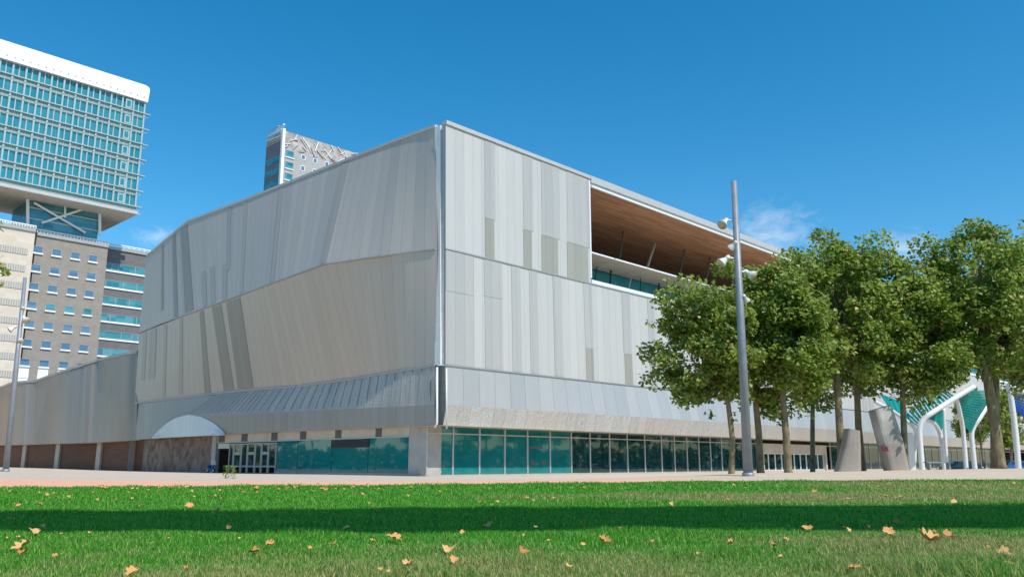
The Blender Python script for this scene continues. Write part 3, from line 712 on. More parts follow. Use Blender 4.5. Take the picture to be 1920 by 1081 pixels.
# smooth ripple: three sub-steps per span with cosine easing in depth
def ease(L_):
    o = []
    for i in range(len(L_)-1):
        for k in range(4):
            f = k/4; g = f*f*(3-2*f); a, b2 = L_[i], L_[i+1]; q = a.lerp(b2, f)
            da, db = (a-FL.p0).dot(FL.n), (b2-FL.p0).dot(FL.n); q += FL.n*((db-da)*(g-f)); o.append(q)
    return o+[L_[-1]]
TT, BB = ease(TT), ease(BB)
bW = Band(TT, BB, FL.n); mb = MB(); bW.sheet(mb, 0, len(TT)-1, 0, 1, nv=3); flipfix(mb, FL.n); o_ = solid(mb.build('wing_cladding', M['wing'], hall), .12)
mb = MB()
for a, b2 in zip(TT, TT[1:]): mb.obox(a+FL.n*-.5, b2-a, FL.n*.66, (0, 0, .45))
mb.build('wing_parapet', M['trim'], hall)
mb = MB(); mb.poly([q-FL.n*.2 for q in TT]+[TT[-1]-FL.n*40, TT[0]-FL.n*40]); mb.build('wing_roof', M['roof'], hall)
mb = MB()
for a, b2 in zip(BB, BB[1:]): mb.poly([a, b2, b2-FL.n*2.5, a-FL.n*2.5])
mb.build('soffit', M['pale'], hall)
mb = MB(); e_ = FL.P(Lt(-150), 0, OL); mb.obox(e_, FL.d*.4, FL.n*-20, (0, 0, 12)); mb.build('end_wall', M['wing'], hall)

# ------------------------------------------------------------------ background towers
M['towerglass'] = glass('tower_glass', (.2, .4, .45), .05, .9, (.025, .23, .30), var=.5, pitch=1.6)
M['towerpanel'] = plain('tower_spandrel', (.30, .40, .39), .4, .1, .08, .5)
M['towermull'] = plain('tower_fin', (.36, .48, .48), .4, .1, .08)
M['capwhite'] = plain('white_tower_cap', (.86, .86, .85), .5, 0, .02)
M['brick'] = brickmat('grey_brick', (.29, .255, .22), (.32, .285, .245), (.23, .21, .185))
M['darkbrick'] = brickmat('dark_brick', (.15, .145, .15), (.18, .175, .175), (.11, .11, .11))
M['palestone'] = brickmat('pale_stone', (.62, .53, .43), (.68, .59, .49), (.50, .43, .36), 1.8, 1.0, .12)
M['hatch'] = cladding('hatched_louvre', (.50, .47, .42), pitch=.5, joint=.3, jdark=.6, metal=0, rough=.8)
M['blind'] = glass('small_window_glass', (.3, .4, .45), .05, .88, (.07, .17, .28), var=.8, pitch=100)
M['ribbonglass'] = glass('ribbon_glass', (.3, .4, .45), .05, .9, (.03, .20, .25), var=1.0, pitch=2.2)
FT = Fac(at(200, 866, 200), VR)
def hole_free_window(parent, fac, t0, t1, z0, z1, o, frame=.12, sill=True, mat='blind', fmat='white', recess=.0):
    """framed window standing a little proud of the wall"""
    mb = MB(); fw = frame
    for (a, b2, c, d) in ((t0, t1, z1-fw, z1), (t0, t0+fw, z0, z1), (t1-fw, t1, z0, z1), (t0, t1, z0, z0+fw)): fac.box(mb, a, b2, c, d, o+.003, o+.10)
    f = mb.build('window_frame', M['trim'] if fmat is None else M[fmat], parent)
    mb = MB(); fac.box(mb, t0+fw, t1-fw, z0+fw, z1-fw, o+.003, o+.03); mb.build('window_pane', M[mat], f)
    if sill: mb = MB(); fac.box(mb, t0-.1, t1+.1, z0-.32, z0-.005, o+.003, o+.32); mb.build('sill', M['capwhite'], f)
    return f
# --- glass office slab on top of the brick block
T1 = FT.tz(277, 195)[0]; T0 = FT.tz(-170, 100)[0]
zct = FT.tz(277, 163)[1]; zcb = FT.tz(277, 195)[1]; zgb = FT.tz(262, 404)[1]
office = thing('office_tower', FT.P(T1, 0, 0), 'tall glass office slab with white cap cantilevered over the brick block', 'building')
mb = MB()
pts = []; rr = 1.1
prof = [(T0, zcb+.2), (T1-.2, zcb+.2), (T1, zct-rr), (T1-.12, zct-rr*.5), (T1-.4, zct-.25), (T1-1.1, zct), (T0, zct)]
fr_ = [FT.P(t, z, .6) for t, z in prof]; bk_ = [FT.P(t, z, -22) for t, z in prof]
mb.poly(fr_); mb.poly(bk_[::-1])
for i in range(len(prof)): j = (i+1) % len(prof); mb.poly([fr_[i], bk_[i], bk_[j], fr_[j]])
mb.build('white_cap', M['capwhite'], office)
mb = MB()
for k in range(46):
    t = T1-1.5-k*1.65; FT.box(mb, t, t+.35, zcb+1.1, zcb+1.45, .603, .68)
mb.build('cap_vents', M['mull'], office)
nrow = 7; rh = (zcb-zgb-.8)/nrow
mb = MB(); FT.box(mb, T0, T1-.8, zgb+.3, zcb+.19, -21.5, -.6); mb.build('core_wall', M['towerpanel'], office)
rng = random.Random(3)
for r in range(nrow):
    z0 = zgb+.8+r*rh
    mb = MB(); FT.box(mb, T0, T1-.4, z0+rh*.30, z0+rh*.97, -.55, -.35)
    for i in range(len(mb.uv)): mb.uv[i] = [(u, r+.5) for u, v in mb.uv[i]]
    wb_ = mb.build('window_band', M['towerglass'], office)
    mb = MB(); FT.box(mb, T0, T1-.3, z0, z0+rh*.28, -.58, -.25); mb.build('spandrel', M['towerpanel'], office)
    mb = MB(); FT.box(mb, T0, T1+.9, z0+rh*.27, z0+rh*.33, -.6, .30); FT.box(mb, T0, T1+.4, z0+rh*.06, z0+rh*.09, .12, .20)
    mb.build('floor_ledge', M['towermull'], office)
    mb = MB()
    t = T1-.9; k = 0
    while t > T0:
        FT.box(mb, t, t+(.26 if k % 2 else .40), z0+rh*.33, z0+rh*1.26, -.30, -.15 if k % 2 else .12); t -= 1.6*.86; k += 1
    mb.build('mullion_row', M['towermull'], wb_)
    tw = T1-5.2-r*.05
    mb = MB(); FT.box(mb, tw, tw+1.6, z0+rh*.36, z0+rh*.92, -.2, .2)
    m2 = mb.build('window_surround', M['towermull'], office)
    mb = MB(); FT.box(mb, tw+.35, tw+1.25, z0+rh*.46, z0+rh*.84, .2, .23); mb.build('window_pane', M['towerglass'], m2)
mb = MB(); FT.box(mb, T0, T1-.1, zgb, zgb+.75, -22, .55); mb.build('soffit', M['pale'], office)
mb = MB(); FT.box(mb, T0, T1+.5, zgb-.05, zgb+.25, .553, .8); mb.build('floor_ledge', M['mull'], office)
zk = FT.tz(200, 452, -5)[1]
OC = -6.2
ta, tb = FT.tz(52, 390, OC)[0], FT.tz(186, 410, OC)[0]
mb = MB(); FT.box(mb, ta, tb, zk-1.5, zgb-.01, OC-12, OC); mb.build('glass_storey', M['ribbonglass'], office)
for (x0, y0, x1, y1, rad) in ((64, 380, 160, 436, .28), (78, 418, 180, 384, .28), (52, 372, 52, 420, .36), (187, 394, 187, 440, .36), (122, 385, 122, 408, .25)):
    mb = MB(); mb.tube([FT.hit(x0, y0, OC+.6), FT.hit(x1, y1, OC+.6)], rad, 8); mb.build('brace', M['capwhite'], office)
for y in (394, 414):
    mb = MB(); z_ = FT.tz(120, y+8, OC)[1]; FT.box(mb, ta, tb, z_, z_+.25, OC+.003, OC+.15); mb.build('transom', M['mull'], office)
mb = MB(); FT.box(mb, T0, ta-6, zk-.5, zgb-.01, OC-14, OC-8); mb.build('core_wall', M['brick'], office)
# --- brick block with small square windows
OB = -5.0
tbl, tbr = FT.tz(50, 600, OB)[0], FT.tz(201, 480, OB)[0]
brick = thing('brick_block', FT.P(tbl, 0, OB), 'grey brown brick block with a grid of small square windows and white sills', 'building')
mb = MB(); FT.box(mb, tbl, tbr, 0, zk-1.6, OB-16, OB); mb.build('wall', M['brick'], brick)
def railing(parent, fac, t0, t1, z, o, n):
    mb = MB(); fac.box(mb, t0, t1, z-1.6, z-.85, o-.4, o+.35); mb.build('coping', M['trim'], parent)
    mb = MB(); fac.box(mb, t0, t1, z-.22, z, o-.3, o+.05); fac.box(mb, t0, t1, z-.55, z-.45, o-.1, o)
    for k in range(n+1):
        t = t0+(t1-t0)*k/n; fac.box(mb, t-.06, t+.06, z-.85, z-.1, o+.051, o+.13)
    mb.build('railing', M['capwhite'], parent)
railing(brick, FT, tbl, tbr, zk, OB, 22)
cols = [FT.tz(x, y, OB)[0] for x, y in ((71, 468), (106, 474), (141, 480), (174, 485))]
zr1 = FT.tz(71, 468, OB)[1]; zr7 = FT.tz(50, 679, OB)[1]
for r in range(9):
    zc = zr1+(zr7-zr1)*r/6
    if zc < 3: break
    for c, t in enumerate(cols):
        hole_free_window(brick, FT, t-1.05, t+1.05, zc-.75, zc+.85, OB, .10, True, 'ribbonglass' if r == 3 and c else 'blind', 'trim')
        if r >= 6: mb = MB(); FT.box(mb, t-1.1, t+1.1, zc-4.6, zc-1.1, OB+.003, OB+.06); mb.build('white_panel', M['capwhite'], brick)
# --- dark block with ribbon windows
OD = -9.0
tdl, tdr = tbr+.02, FT.tz(420, 600, OD)[0]
zd = FT.tz(205, 455, OD)[1]
darkb = thing('dark_block', FT.P(tdl, 0, OD), 'dark grey brick block with turquoise ribbon windows', 'building')
mb = MB(); FT.box(mb, tdl, tdr, 0, zd-1.6, OD-16, OD); mb.build('wall', M['darkbrick'], darkb)
railing(darkb, FT, tdl, tdr, zd, OD, 26)
zq1 = FT.tz(230, 503, OD)[1]; zq6 = FT.tz(215, 661, OD)[1]
for r in range(9):
    zc = zq1+(zq6-zq1)*r/5
    if zc < 4: break
    a = tdl+.15
    for k in range(5):
        wd = (2.6, 1.5, 4.3, 3.4, 6.5)[(k+r) % 5]
        f = hole_free_window(darkb, FT, a, a+wd, zc-.95, zc+.95, OD, .09, False, 'ribbonglass', 'trim')
        a += wd+.03
    mb = MB(); FT.box(mb, tdl, a, zc-1.35, zc-.97, OD+.003, OD+.25); mb.build('sill', M['capwhite'], darkb)
# --- pale stone block
OP = -3.6
tpl, tpr = FT.tz(-190, 600, OP)[0], FT.tz(51.5, 560, OP)[0]
zp = FT.tz(30, 416, OP)[1]
paleb = thing('pale_stone_block', FT.P(tpr, 0, OP), 'pale cream stone block with hatched louvre bands', 'building')
mb = MB(); FT.box(mb, tpl, tpr, 0, zp-1.6, OP-16, OP); mb.build('wall', M['palestone'], paleb)
railing(paleb, FT, tpl, tpr, zp, OP, 40)
zh1 = FT.tz(20, 467, OP)[1]; zh2 = FT.tz(20, 533, OP)[1]; st = (zh1-zh2)/2
for r in range(9):
    zc = zh1-st*r
    if zc < 2: break
    mb = MB(); FT.box(mb, tpl, tpr-1.2, zc-.75, zc+.75, OP+.003, OP+.12); mb.build('louvre_band', M['hatch'], paleb)
# --- far tower behind the hall roof
M['lattice'] = plain('lattice_screen', (.40, .36, .34), .8, 0, .4, .35)
C2 = at(532, 243, 270)
F2R = Fac(C2, VR); F2L = Fac(C2, VL)
far = thing('hotel_tower', (C2.x, C2.y, 0), 'distant grey tower with lattice crown and white corner strip rising behind the hall roof', 'building')
zt2 = F2R.tz(532, 243)[1]; w2 = F2R.tz(760, 330)[0]; l2 = F2L.tz(498, 300)[0]
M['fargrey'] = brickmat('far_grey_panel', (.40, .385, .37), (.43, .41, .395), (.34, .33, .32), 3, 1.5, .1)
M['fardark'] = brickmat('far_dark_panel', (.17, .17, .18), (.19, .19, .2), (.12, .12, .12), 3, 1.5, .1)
zl2 = F2R.tz(534, 278)[1]
mb = MB(); F2R.box(mb, .5, w2, 0, zl2, -l2+.3, 0); mb.build('wall', M['fargrey'], far)
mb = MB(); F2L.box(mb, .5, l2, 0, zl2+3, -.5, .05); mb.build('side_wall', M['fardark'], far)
mb = MB(); F2L.box(mb, .5, l2, zl2+3.02, zt2-.6, -.5, .05); mb.build('side_crown', M['lattice'], far)
mb = MB(); F2R.box(mb, .5, w2, zl2+.02, zt2-.2, -.6, -.1); mb.build('lattice_backing', M['lattice'], far)
rl = random.Random(8)
for k in range(60):
    t = 1+k*(w2-3)/60; z = rl.uniform(zl2, zt2-1); q = rl.choice((-1, 1)); ln = rl.uniform(.8, 3.4)
    z2_ = min(max(z+rl.uniform(-4, 4), zl2+.2), zt2-.2); mb = MB(); mb.tube([F2R.P(t, z, .12), F2R.P(max(.6, t+q*ln), z2_, .12)], rl.uniform(.09, .20), 5); mb.build('lattice_bar', M['capwhite'] if k % 3 else M['trim'], far)
for k in range(5):
    mb = MB(); z = zl2+3.5+k*1.2; mb.tube([F2L.P(.6+rl.random()*2, z, .2), F2L.P(l2-.4, z+rl.uniform(-.6, .6), .2)], .18, 5); mb.build('lattice_bar', M['capwhite'] if k % 2 else M['trim'], far)
mb = MB(); F2R.box(mb, -.5, .49, 0, zt2+.3, -.6, .5); mb.build('corner_strip', M['capwhite'], far)
for r in range(9):
    zc = F2R.tz(540, 288+21.5*r)[1]
    a, b2 = F2R.tz(535, 290)[0], F2R.tz(551, 290)[0]
    hole_free_window(far, F2R, a, b2, zc-1.2, zc+1.2, 0, .15, True, 'ribbonglass', 'trim')
    mb = MB(); zl = F2L.tz(515, 300+21.5*r)[1]; F2L.box(mb, .9, l2-.6, zl-1.3, zl+1.1, .053, .2); mb.build('window_band', M['ribbonglass'], far)
    for x in (568.5, 591, 613, 636, 660):
        t = F2R.tz(x, 295)[0]; zz = F2R.tz(568.5, 295)[1]+(F2R.tz(568.5, 316)[1]-F2R.tz(568.5, 295)[1])*r
        hole_free_window(far, F2R, t-.85, t+.85, zz-1.0, zz+1.0, 0, .22, False, 'blind', 'capwhite')
for (x0, y0, x1, y1) in ((518, 249, 524, 237), (526, 246, 533, 233)):
    mb = MB(); mb.tube([F2L.hit(x0, y0, -1.5), F2L.hit(x1, y1, -1.5)], .42, 6); mb.build('roof_fin', M['capwhite'], far)

# ------------------------------------------------------------------ trees
M['bark'] = plain('plane_bark', (.21, .165, .095), .9, 0, .5, 3.0, .6, 12, stretch=(1, 1, .45))
LEAFCOLS = [(0, (.11, .185, .02)), (.35, (.20, .30, .035)), (.7, (.33, .42, .07)), (.92, (.42, .47, .14)), (1, (.54, .42, .18))]
M['foliage'] = leafmat('plane_foliage', LEAFCOLS, .45, .5, .5)
def leaf_shape():
    half = [(.02, 0), (.16, .04), (.30, .02), (.42, .10), (.38, .20), (.52, .28), (.55, .42), (.42, .46), (.34, .50), (.40, .64), (.36, .80), (.24, .78), (.17, .74), (.14, .92), (.06, 1.0)]
    a = [(-x, y) for x, y in half]+[(0, 1.04)]+half[::-1]
    return a
LV = np.array([(0, 0, 0), (-.42, .18, .06), (-.30, .62, .05), (0, 1, -.08), (.30, .62, .05), (.42, .18, .06), (0, .45, -.04)])
LF = np.array([(0, 6, 1), (1, 6, 2), (2, 6, 3), (3, 6, 4), (4, 6, 5), (5, 6, 0)])
def leaves_mesh(name, P, size, rng, up, mat, parent):
    n = len(P)
    nrm = rng.normal(size=(n, 3)); nrm /= np.linalg.norm(nrm, axis=1)[:, None]
    nrm += up; nrm /= np.linalg.norm(nrm, axis=1)[:, None]
    t = rng.normal(size=(n, 3)); t -= nrm*(t*nrm).sum(1)[:, None]; t /= np.linalg.norm(t, axis=1)[:, None]
    b = np.cross(nrm, t)
    V = (P[:, None, :]+size[:, None, None]*(LV[None, :, 0, None]*b[:, None, :]+LV[None, :, 1, None]*t[:, None, :]+LV[None, :, 2, None]*nrm[:, None, :])).reshape(-1, 3)
    Fc = (LF[None]+np.arange(n)[:, None, None]*len(LV)).reshape(-1, 3)
    return np_mesh(name, V, Fc, mat, parent)
def np_mesh(name, V, Fc, mat, parent=None):
    me = bpy.data.meshes.new(name); k = Fc.shape[1]
    if parent is not None: V = V-np.array(ORG[parent])
    me.vertices.add(len(V)); me.vertices.foreach_set('co', V.astype(np.float32).ravel())
    me.loops.add(Fc.size); me.loops.foreach_set('vertex_index', Fc.astype(np.int32).ravel())
    me.polygons.add(len(Fc)); me.polygons.foreach_set('loop_start', np.arange(0, Fc.size, k, dtype=np.int32))
    me.materials.append(mat); me.update(calc_edges=True)
    return link_mesh(name, me, parent)
def make_tree(px, pxt, D, cx, cy, rx, ry, seed, label, nclump=64, per=230, name='plane_tree', trunk_px=15, lsz=.235, basey=None, bulges=()):
    """px: trunk foot x, pxt: trunk x where it meets the crown, crown centre / radii in photo pixels at depth D"""
    rng = np.random.default_rng(seed); sc = D/F
    X = at(px, 880, D).x; foot = G(X, D)-Vector((0, 0, .1))
    cc = at(cx, cy, D); R0 = rx*sc; H0 = ry*sc/CP
    tr = thing(name, foot, label, 'tree', 'plane trees on the plaza')
    rad = trunk_px*sc/2
    ctr = np.array(cc)
    # clump centres through the crown, more towards its skin
    d = rng.normal(size=(nclump, 3)); d /= np.linalg.norm(d, axis=1)[:, None]
    rr = rng.uniform(.25, 1.0, nclump)**.5*.95
    C_ = ctr+d*rr[:, None]*np.array([R0, R0*.95, H0])*(1+rng.normal(0, .07, (nclump, 1)))
    # uneven outline: push whole sectors in or out
    az = np.arctan2(d[:, 1], d[:, 0]); lob = 1+.19*np.sin(az*3+seed)+.10*np.sin(d[:, 2]*5+seed*2)
    C_ = ctr+(C_-ctr)*lob[:, None]
    top = Vector(cc)+Vector((0, 0, -H0*.55)); t_cr = at(pxt, cy+ry*.72, D)
    mb = MB(); mid = foot.lerp(t_cr, .5)+Vector((rng.normal(0, .06), 0, 0))
    lead = Vector(cc)+Vector((0, 0, H0*.35))
    mb.tube([foot, foot.lerp(mid, .12), mid, t_cr, t_cr.lerp(lead, .5), lead], [rad*1.25, rad*1.03, rad*.92, rad*.8, rad*.5, rad*.12], 10)
    tk = mb.build('trunk', M['bark'], tr, True)
    for k in range(0, nclump, 3):
        f = rng.uniform(.0, .75); s_ = t_cr.lerp(lead, f); e = Vector(C_[k]); m_ = s_.lerp(e, .5)+Vector((0, 0, (e-s_).length*.10))
        mb = MB(); r0 = rad*(.36-.22*f); mb.tube([s_, m_, e], [r0, r0*.6, r0*.18], 5); mb.build('limb', M['bark'], tk, True)
    P = []; 
    for c in C_:
        n = int(per*rng.uniform(.6, 1.35)); q = rng.normal(size=(n, 3)); q /= np.linalg.norm(q, axis=1)[:, None]
        cr = rng.uniform(.55, 1.0)*R0*.36
        P.append(c+q*(rng.uniform(.15, 1, (n, 1))**.45)*cr*np.array([1.15, 1.15, .78]))
    # stray sprigs beyond the crown
    for k in range(22):
        dv = rng.normal(size=3); dv /= np.linalg.norm(dv); base = ctr+dv*np.array([R0, R0, H0])*.95; n = 14
        P.append(base+dv*np.linspace(0, .9, n)[:, None]*R0*.22+rng.normal(0, .10, (n, 3)))
    P = np.concatenate(P); leaves_mesh('crown', P, rng.uniform(.7, 1.25, len(P))*lsz, rng, np.array([0, 0, .40])+.65*np.array(SUNV), M['foliage'], tr)
    return tr
TREES = [
 (1371, 1365, 49, 1318, 654, 98, 140, 'leftmost plane tree, low branches reaching left over the metal facade'),
 (1426, 1415, 51, 1425, 632, 92, 138, 'plane tree whose trunk leans left just right of the tall grey lamp post'),
 (1478, 1468, 49, 1478, 640, 88, 148, 'plane tree with pale mottled trunk in front of the entrance doors'),
 (1523, 1524, 60, 1536, 620, 92, 150, 'plane tree with the thinnest straight trunk beside the entrance portal'),
 (1579, 1566, 51, 1570, 560, 108, 140, 'tall plane tree with rounded top in front of the small leaning concrete pylon'),
 (1617, 1606, 54, 1630, 606, 98, 142, 'tall plane tree between the small and the large leaning pylons'),
 (1698, 1692, 52, 1712, 636, 92, 140, 'plane tree with dark slim trunk right of the large leaning pylon'),
 (1876, 1846, 52, 1834, 558, 98, 160, 'tallest plane tree with thick leaning trunk crossing in front of the pergola'),
 (1868, 1866, 55, 1918, 585, 110, 160, 'plane tree at the right edge with thick trunk close behind the leaning one'),
]
for i, (a, b2, D, cx, cy, rx, ry, lab) in enumerate(TREES):
    make_tree(a, b2, D, cx, cy, rx, ry, 11+i, lab, trunk_px=(11, 13, 14, 9, 14, 13, 12, 20, 18, 20)[i], nclump=(66 if i < 7 else 78))
# a smaller tree far behind the pergola and one whose leaves enter at the left edge
make_tree(1897, 1897, 95, 1893, 775, 42, 62, 77, 'small light green tree behind the pergola, seen past the trunk', 34, 90, trunk_px=5, lsz=.3)
make_tree(-170, -160, 30, -139, 500, 122, 150, 91, 'tree at the left edge with only a few leaf tips in view', 60, 120, trunk_px=20, lsz=.22)

def copy_tree(o, parent=None):
    c = o.copy(); COL.objects.link(c)
    if parent is not None: c.parent = parent
    for ch in list(o.children): copy_tree(ch, c)
    return c
src = [o for o in COL.objects if o.name.startswith('plane_tree') and o.type == 'EMPTY'][3:7]
rt = random.Random(9)
for k in range(26):
    if k < 17: X, Y = 90+rt.uniform(-3, 5)+(k % 3)*6, 84+k*5
    else: X, Y = -92-(k % 2)*7+rt.uniform(-2, 2), 80+(k-17)*6
    c = copy_tree(src[k % 4]); c.location = G(X, Y); c.rotation_euler = (0, 0, rt.uniform(0, 6.28))
    c.scale = (1.15, 1.15, rt.uniform(.95, 1.2))
    c['label'] = 'plane tree outside the picture, mirrored in the ground floor glass'; c['group'] = 'plane trees outside the picture'
def hedge(a, b2, h, wd, n, seed, label):  # hedges made up to fill the glass reflections below the tree crowns
    rg = np.random.default_rng(seed); f = rg.uniform(0, 1, n); d = Vector(b2)-Vector(a); pn = Vector((-d.y, d.x, 0)).normalized()
    X = a[0]+d.x*f+pn.x*rg.uniform(-wd, wd, n); Y = a[1]+d.y*f+pn.y*rg.uniform(-wd, wd, n)
    top = h*(1+.12*np.sin(f*40)+.1*np.sin(f*97)); P = np.stack([X, Y, gz(X, Y)+rg.uniform(0, 1, n)**.8*top], 1)
    t = thing('hedge', G(a[0], a[1]), label, 'hedge'); leaves_mesh('foliage', P, rg.uniform(.5, .9, n), rg, np.array([0, 0, .4]), M['foliage'], t)
hedge((100, 78), (112, 175), 4.5, 2.2, 9000, 5, 'tall green hedge added outside the picture on the right for the glass to mirror')
hedge((-98, 76), (-110, 135), 4.0, 2.0, 6000, 6, 'tall green hedge added outside the picture on the left for the glass to mirror')
# ------------------------------------------------------------------ lamp posts
M['lampgrey'] = plain('lamp_post_paint', (.24, .26, .29), .5, .2, .12, 2)
M['lampwhite'] = plain('floodlight_shell', (.72, .72, .70), .4, .1, .05)
M['lens'] = plain('floodlight_lens', (.50, .45, .33), .15, 0, .1)
def lamp(base_px, top_px, D, rad, heads, label):
    b0 = at(*base_px, D); foot = G(b0.x, D)-Vector((0, 0, .1)); top = at(*top_px, D)
    t = thing('lamp_post', foot, label, 'lamp post', 'tall floodlight posts')
    mb = MB(); mb.tube([foot, foot.lerp(top, .45), top], [rad, rad*.86, rad*.62], 16); mb.build('pole', M['lampgrey'], t, True)
    mb = MB(); mb.tube([foot, foot+Vector((0, 0, .28))], rad*1.25, 16); mb.build('base_collar', M['lampgrey'], t, True)
    for (hx, hy, dx, dy, dz, s) in heads:
        h = at(hx, hy, D); d = Vector((dx, dy, dz)).normalized()
        f = (h.z-foot.z)/(top.z-foot.z); ax = foot.lerp(top, f)+Vector((0, 0, .12))
        back = h-d*.30*s
        mb = MB(); mb.tube([ax, back.lerp(ax, .3)+Vector((0, 0, .05)), back-d*.08*s], .05, 8); br = mb.build('bracket', M['lampwhite'], t, True)
        mb = MB(); mb.tube([back-d*.26*s, back-d*.24*s, back, back+d*.04*s, back+d*.22*s, back+d*.56*s, back+d*.60*s], [.02, .17*s, .19*s, .14*s, .22*s, .37*s, .38*s], 16); hd = mb.build('floodlight', M['lampwhite'], t, True)
        mb = MB(); mb.tube([back+d*.595*s, back+d*.615*s], .35*s, 16); mb.build('lens', M['lens'], hd, True)
    return t
lamp((1403, 888), (1376, 340), 45, .255, [(1357, 418, -.6, -.55, -.62, 0.78), (1374, 461, -.55, .5, -.65, 0.62), (1357, 489, -.75, -.1, -.6, 0.78), (1407, 514, .62, -.55, -.55, 0.78), (1398, 560, .5, .6, -.6, 0.53)], 'tall grey lamp post with five floodlights standing before the trees')
lamp((12, 872), (47, 520), 60, .20, [(43, 577, .2, -.6, -.6, .5), (47, 598, .7, -.3, -.6, .72), (22, 616, -.6, -.5, -.6, .62), (38, 637, .45, -.5, -.7, .60)], 'tall pale lamp post with four floodlights at the left edge before the low metal wing')

# ------------------------------------------------------------------ leaning pylons
M['pylon'] = plain('pylon_concrete', (.31, .27, .235), .75, 0, .14, .8, .4, 8)  # brown concrete, darkened further for the trees' shade
M['pylonmetal'] = plain('pylon_metal', (.42, .395, .365), .6, .25, .45, .9, .3, 3, stretch=(1, 1, .6))
def pylon(D, b0, b1, m0, m1, t0, t1, depth, label, band):
    """elliptical shaft through pixel edges: foot (left, right), joint, slanted top"""
    sects = []
    for (l, r) in (b0, m0), (b1, m1): pass
    secs = [(b0, b1), (m0, m1), (t0, t1)]
    rings = []
    base = (at(*b0, D)+at(*b1, D))/2; foot = Vector((base.x, D, float(gz(base.x, D))-.2))
    t = thing('concrete_pylon', foot, label, 'pylon', 'leaning concrete pylons')
    for i, (l, r) in enumerate(secs):
        a, b2 = at(*l, D), at(*r, D)
        if i == 0: a.z = b2.z = foot.z
        c = (a+b2)/2; hw = (b2-a)/2; ring = []
        for k in range(20):
            an = 2*math.pi*k/20; ca, sa = math.cos(an), math.sin(an)
            e = .55; q = c+hw*(abs(ca)**e*(1 if ca >= 0 else -1))+Vector((0, depth*(abs(sa)**e*(1 if sa >= 0 else -1)), 0)); ring.append(q)
        rings.append(ring)
    for i, nm, mt in ((0, 'shaft', 'pylon'), (1, 'upper_shaft', band)):
        mb = MB()
        for k in range(20):
            j = (k+1) % 20; mb.poly([rings[i][k], rings[i][j], rings[i+1][j], rings[i+1][k]])
        mb.poly(rings[i+1]); mb.poly(rings[i][::-1]); mb.build(nm, M[mt], t, False)
    return t
big = pylon(52, (1661, 885), (1703, 885), (1648, 834), (1690, 826), (1631, 770), (1668, 759), .55, 'large concrete pylon leaning left with metal upper half and a small red plate', 'pylonmetal')
q = at(1659, 841, 51.4); mb = MB(); mb.obox(q+Vector((-.17, -.12, -.14)), (.34, 0, 0), (0, .1, 0), (-.05, 0, .28)); mb.build('red_plate', plain('red_plate', (.13, .02, .02), .7), big)
pylon(50, (1564, 886), (1612, 886), (1578, 838), (1611, 840), (1585, 803), (1609, 808), .5, 'small brown concrete pylon with leaning flank behind a mottled trunk', 'pylon')

# ------------------------------------------------------------------ pergola
M['pergwhite'] = plain('pergola_tube', (.74, .74, .73), .4, .1, .04)
M['slat_teal'] = leafmat('slat_teal', [(0, (.0, .42, .39)), (1, (.0, .42, .39))], .45, .6, .3)
M['slat_blue'] = leafmat('slat_blue', [(0, (.01, .14, .55)), (1, (.01, .14, .55))], .45, .6, .3)
def smooth(P, n=6):
    o = []
    for i in range(len(P)-1):
        p0 = P[max(i-1, 0)]; p1 = P[i]; p2 = P[i+1]; p3 = P[min(i+2, len(P)-1)]
        for k in range(n):
            t = k/n; o.append(.5*((2*p1)+(p2-p0)*t+(2*p0-5*p1+4*p2-p3)*t*t+(3*p1-p0-3*p2+p3)*t**3))
    return o+[P[-1]]
PSC = 1.24
def px3(l): return [at(x, y, D*PSC) for x, y, D in l]
def ground_foot(q): return [Vector((q.x, q.y, float(gz(q.x, q.y))-.1))]
b0 = at(1727, 880, 58*1.24)
perg = thing('pergola', ground_foot(b0)[0], 'white tube pergola with slatted teal canopies right of the large pylon', 'pergola')
def frame(parent, l, rad):
    P = px3(l); f = ground_foot(P[0]) if l[0][1] > 850 else []
    mb = MB(); mb.tube(smooth(f+P[(1 if f else 0):] if f else P), rad*PSC, 12); return mb.build('frame_tube', M['pergwhite'], parent, True)
frame(perg, [(1729, 880, 58), (1726, 840, 58), (1724, 803, 58), (1732, 785, 58), (1748, 773, 58), (1790, 746, 58.5), (1826, 724, 59)], .185)
frame(perg, [(1770, 876, 62), (1766, 830, 62), (1762, 811, 62), (1754, 796, 61.5), (1744, 789, 60.5), (1733, 786, 58.6)], .15)
frame(perg, [(1776, 877, 65), (1772, 820, 65), (1769, 765, 65)], .12)
frame(perg, [(1810, 866, 60), (1806, 810, 60), (1800, 775, 59.5), (1793, 746, 58.8)], .15)
frame(perg, [(1827, 869, 61), (1823, 832, 61), (1822, 812, 61), (1826, 799, 61), (1836, 784, 61), (1852, 758, 61.5), (1870, 728, 62)], .17)
frame(perg, [(1712, 880, 62), (1716, 830, 62), (1717, 808, 62), (1707, 794, 61.5), (1688, 780, 61), (1668, 767, 60.5), (1640, 752, 60)], .13)
mb = MB(); a = at(1708, 845, 76); mb.obox((a.x-.2, 76, float(gz(a.x, 76))-.1), (.52, 0, 0), (0, .5, 0), (0, 0, at(1708, 810, 76).z-float(gz(a.x, 76))+.1)); mb.build('white_post', M['pergwhite'], perg)
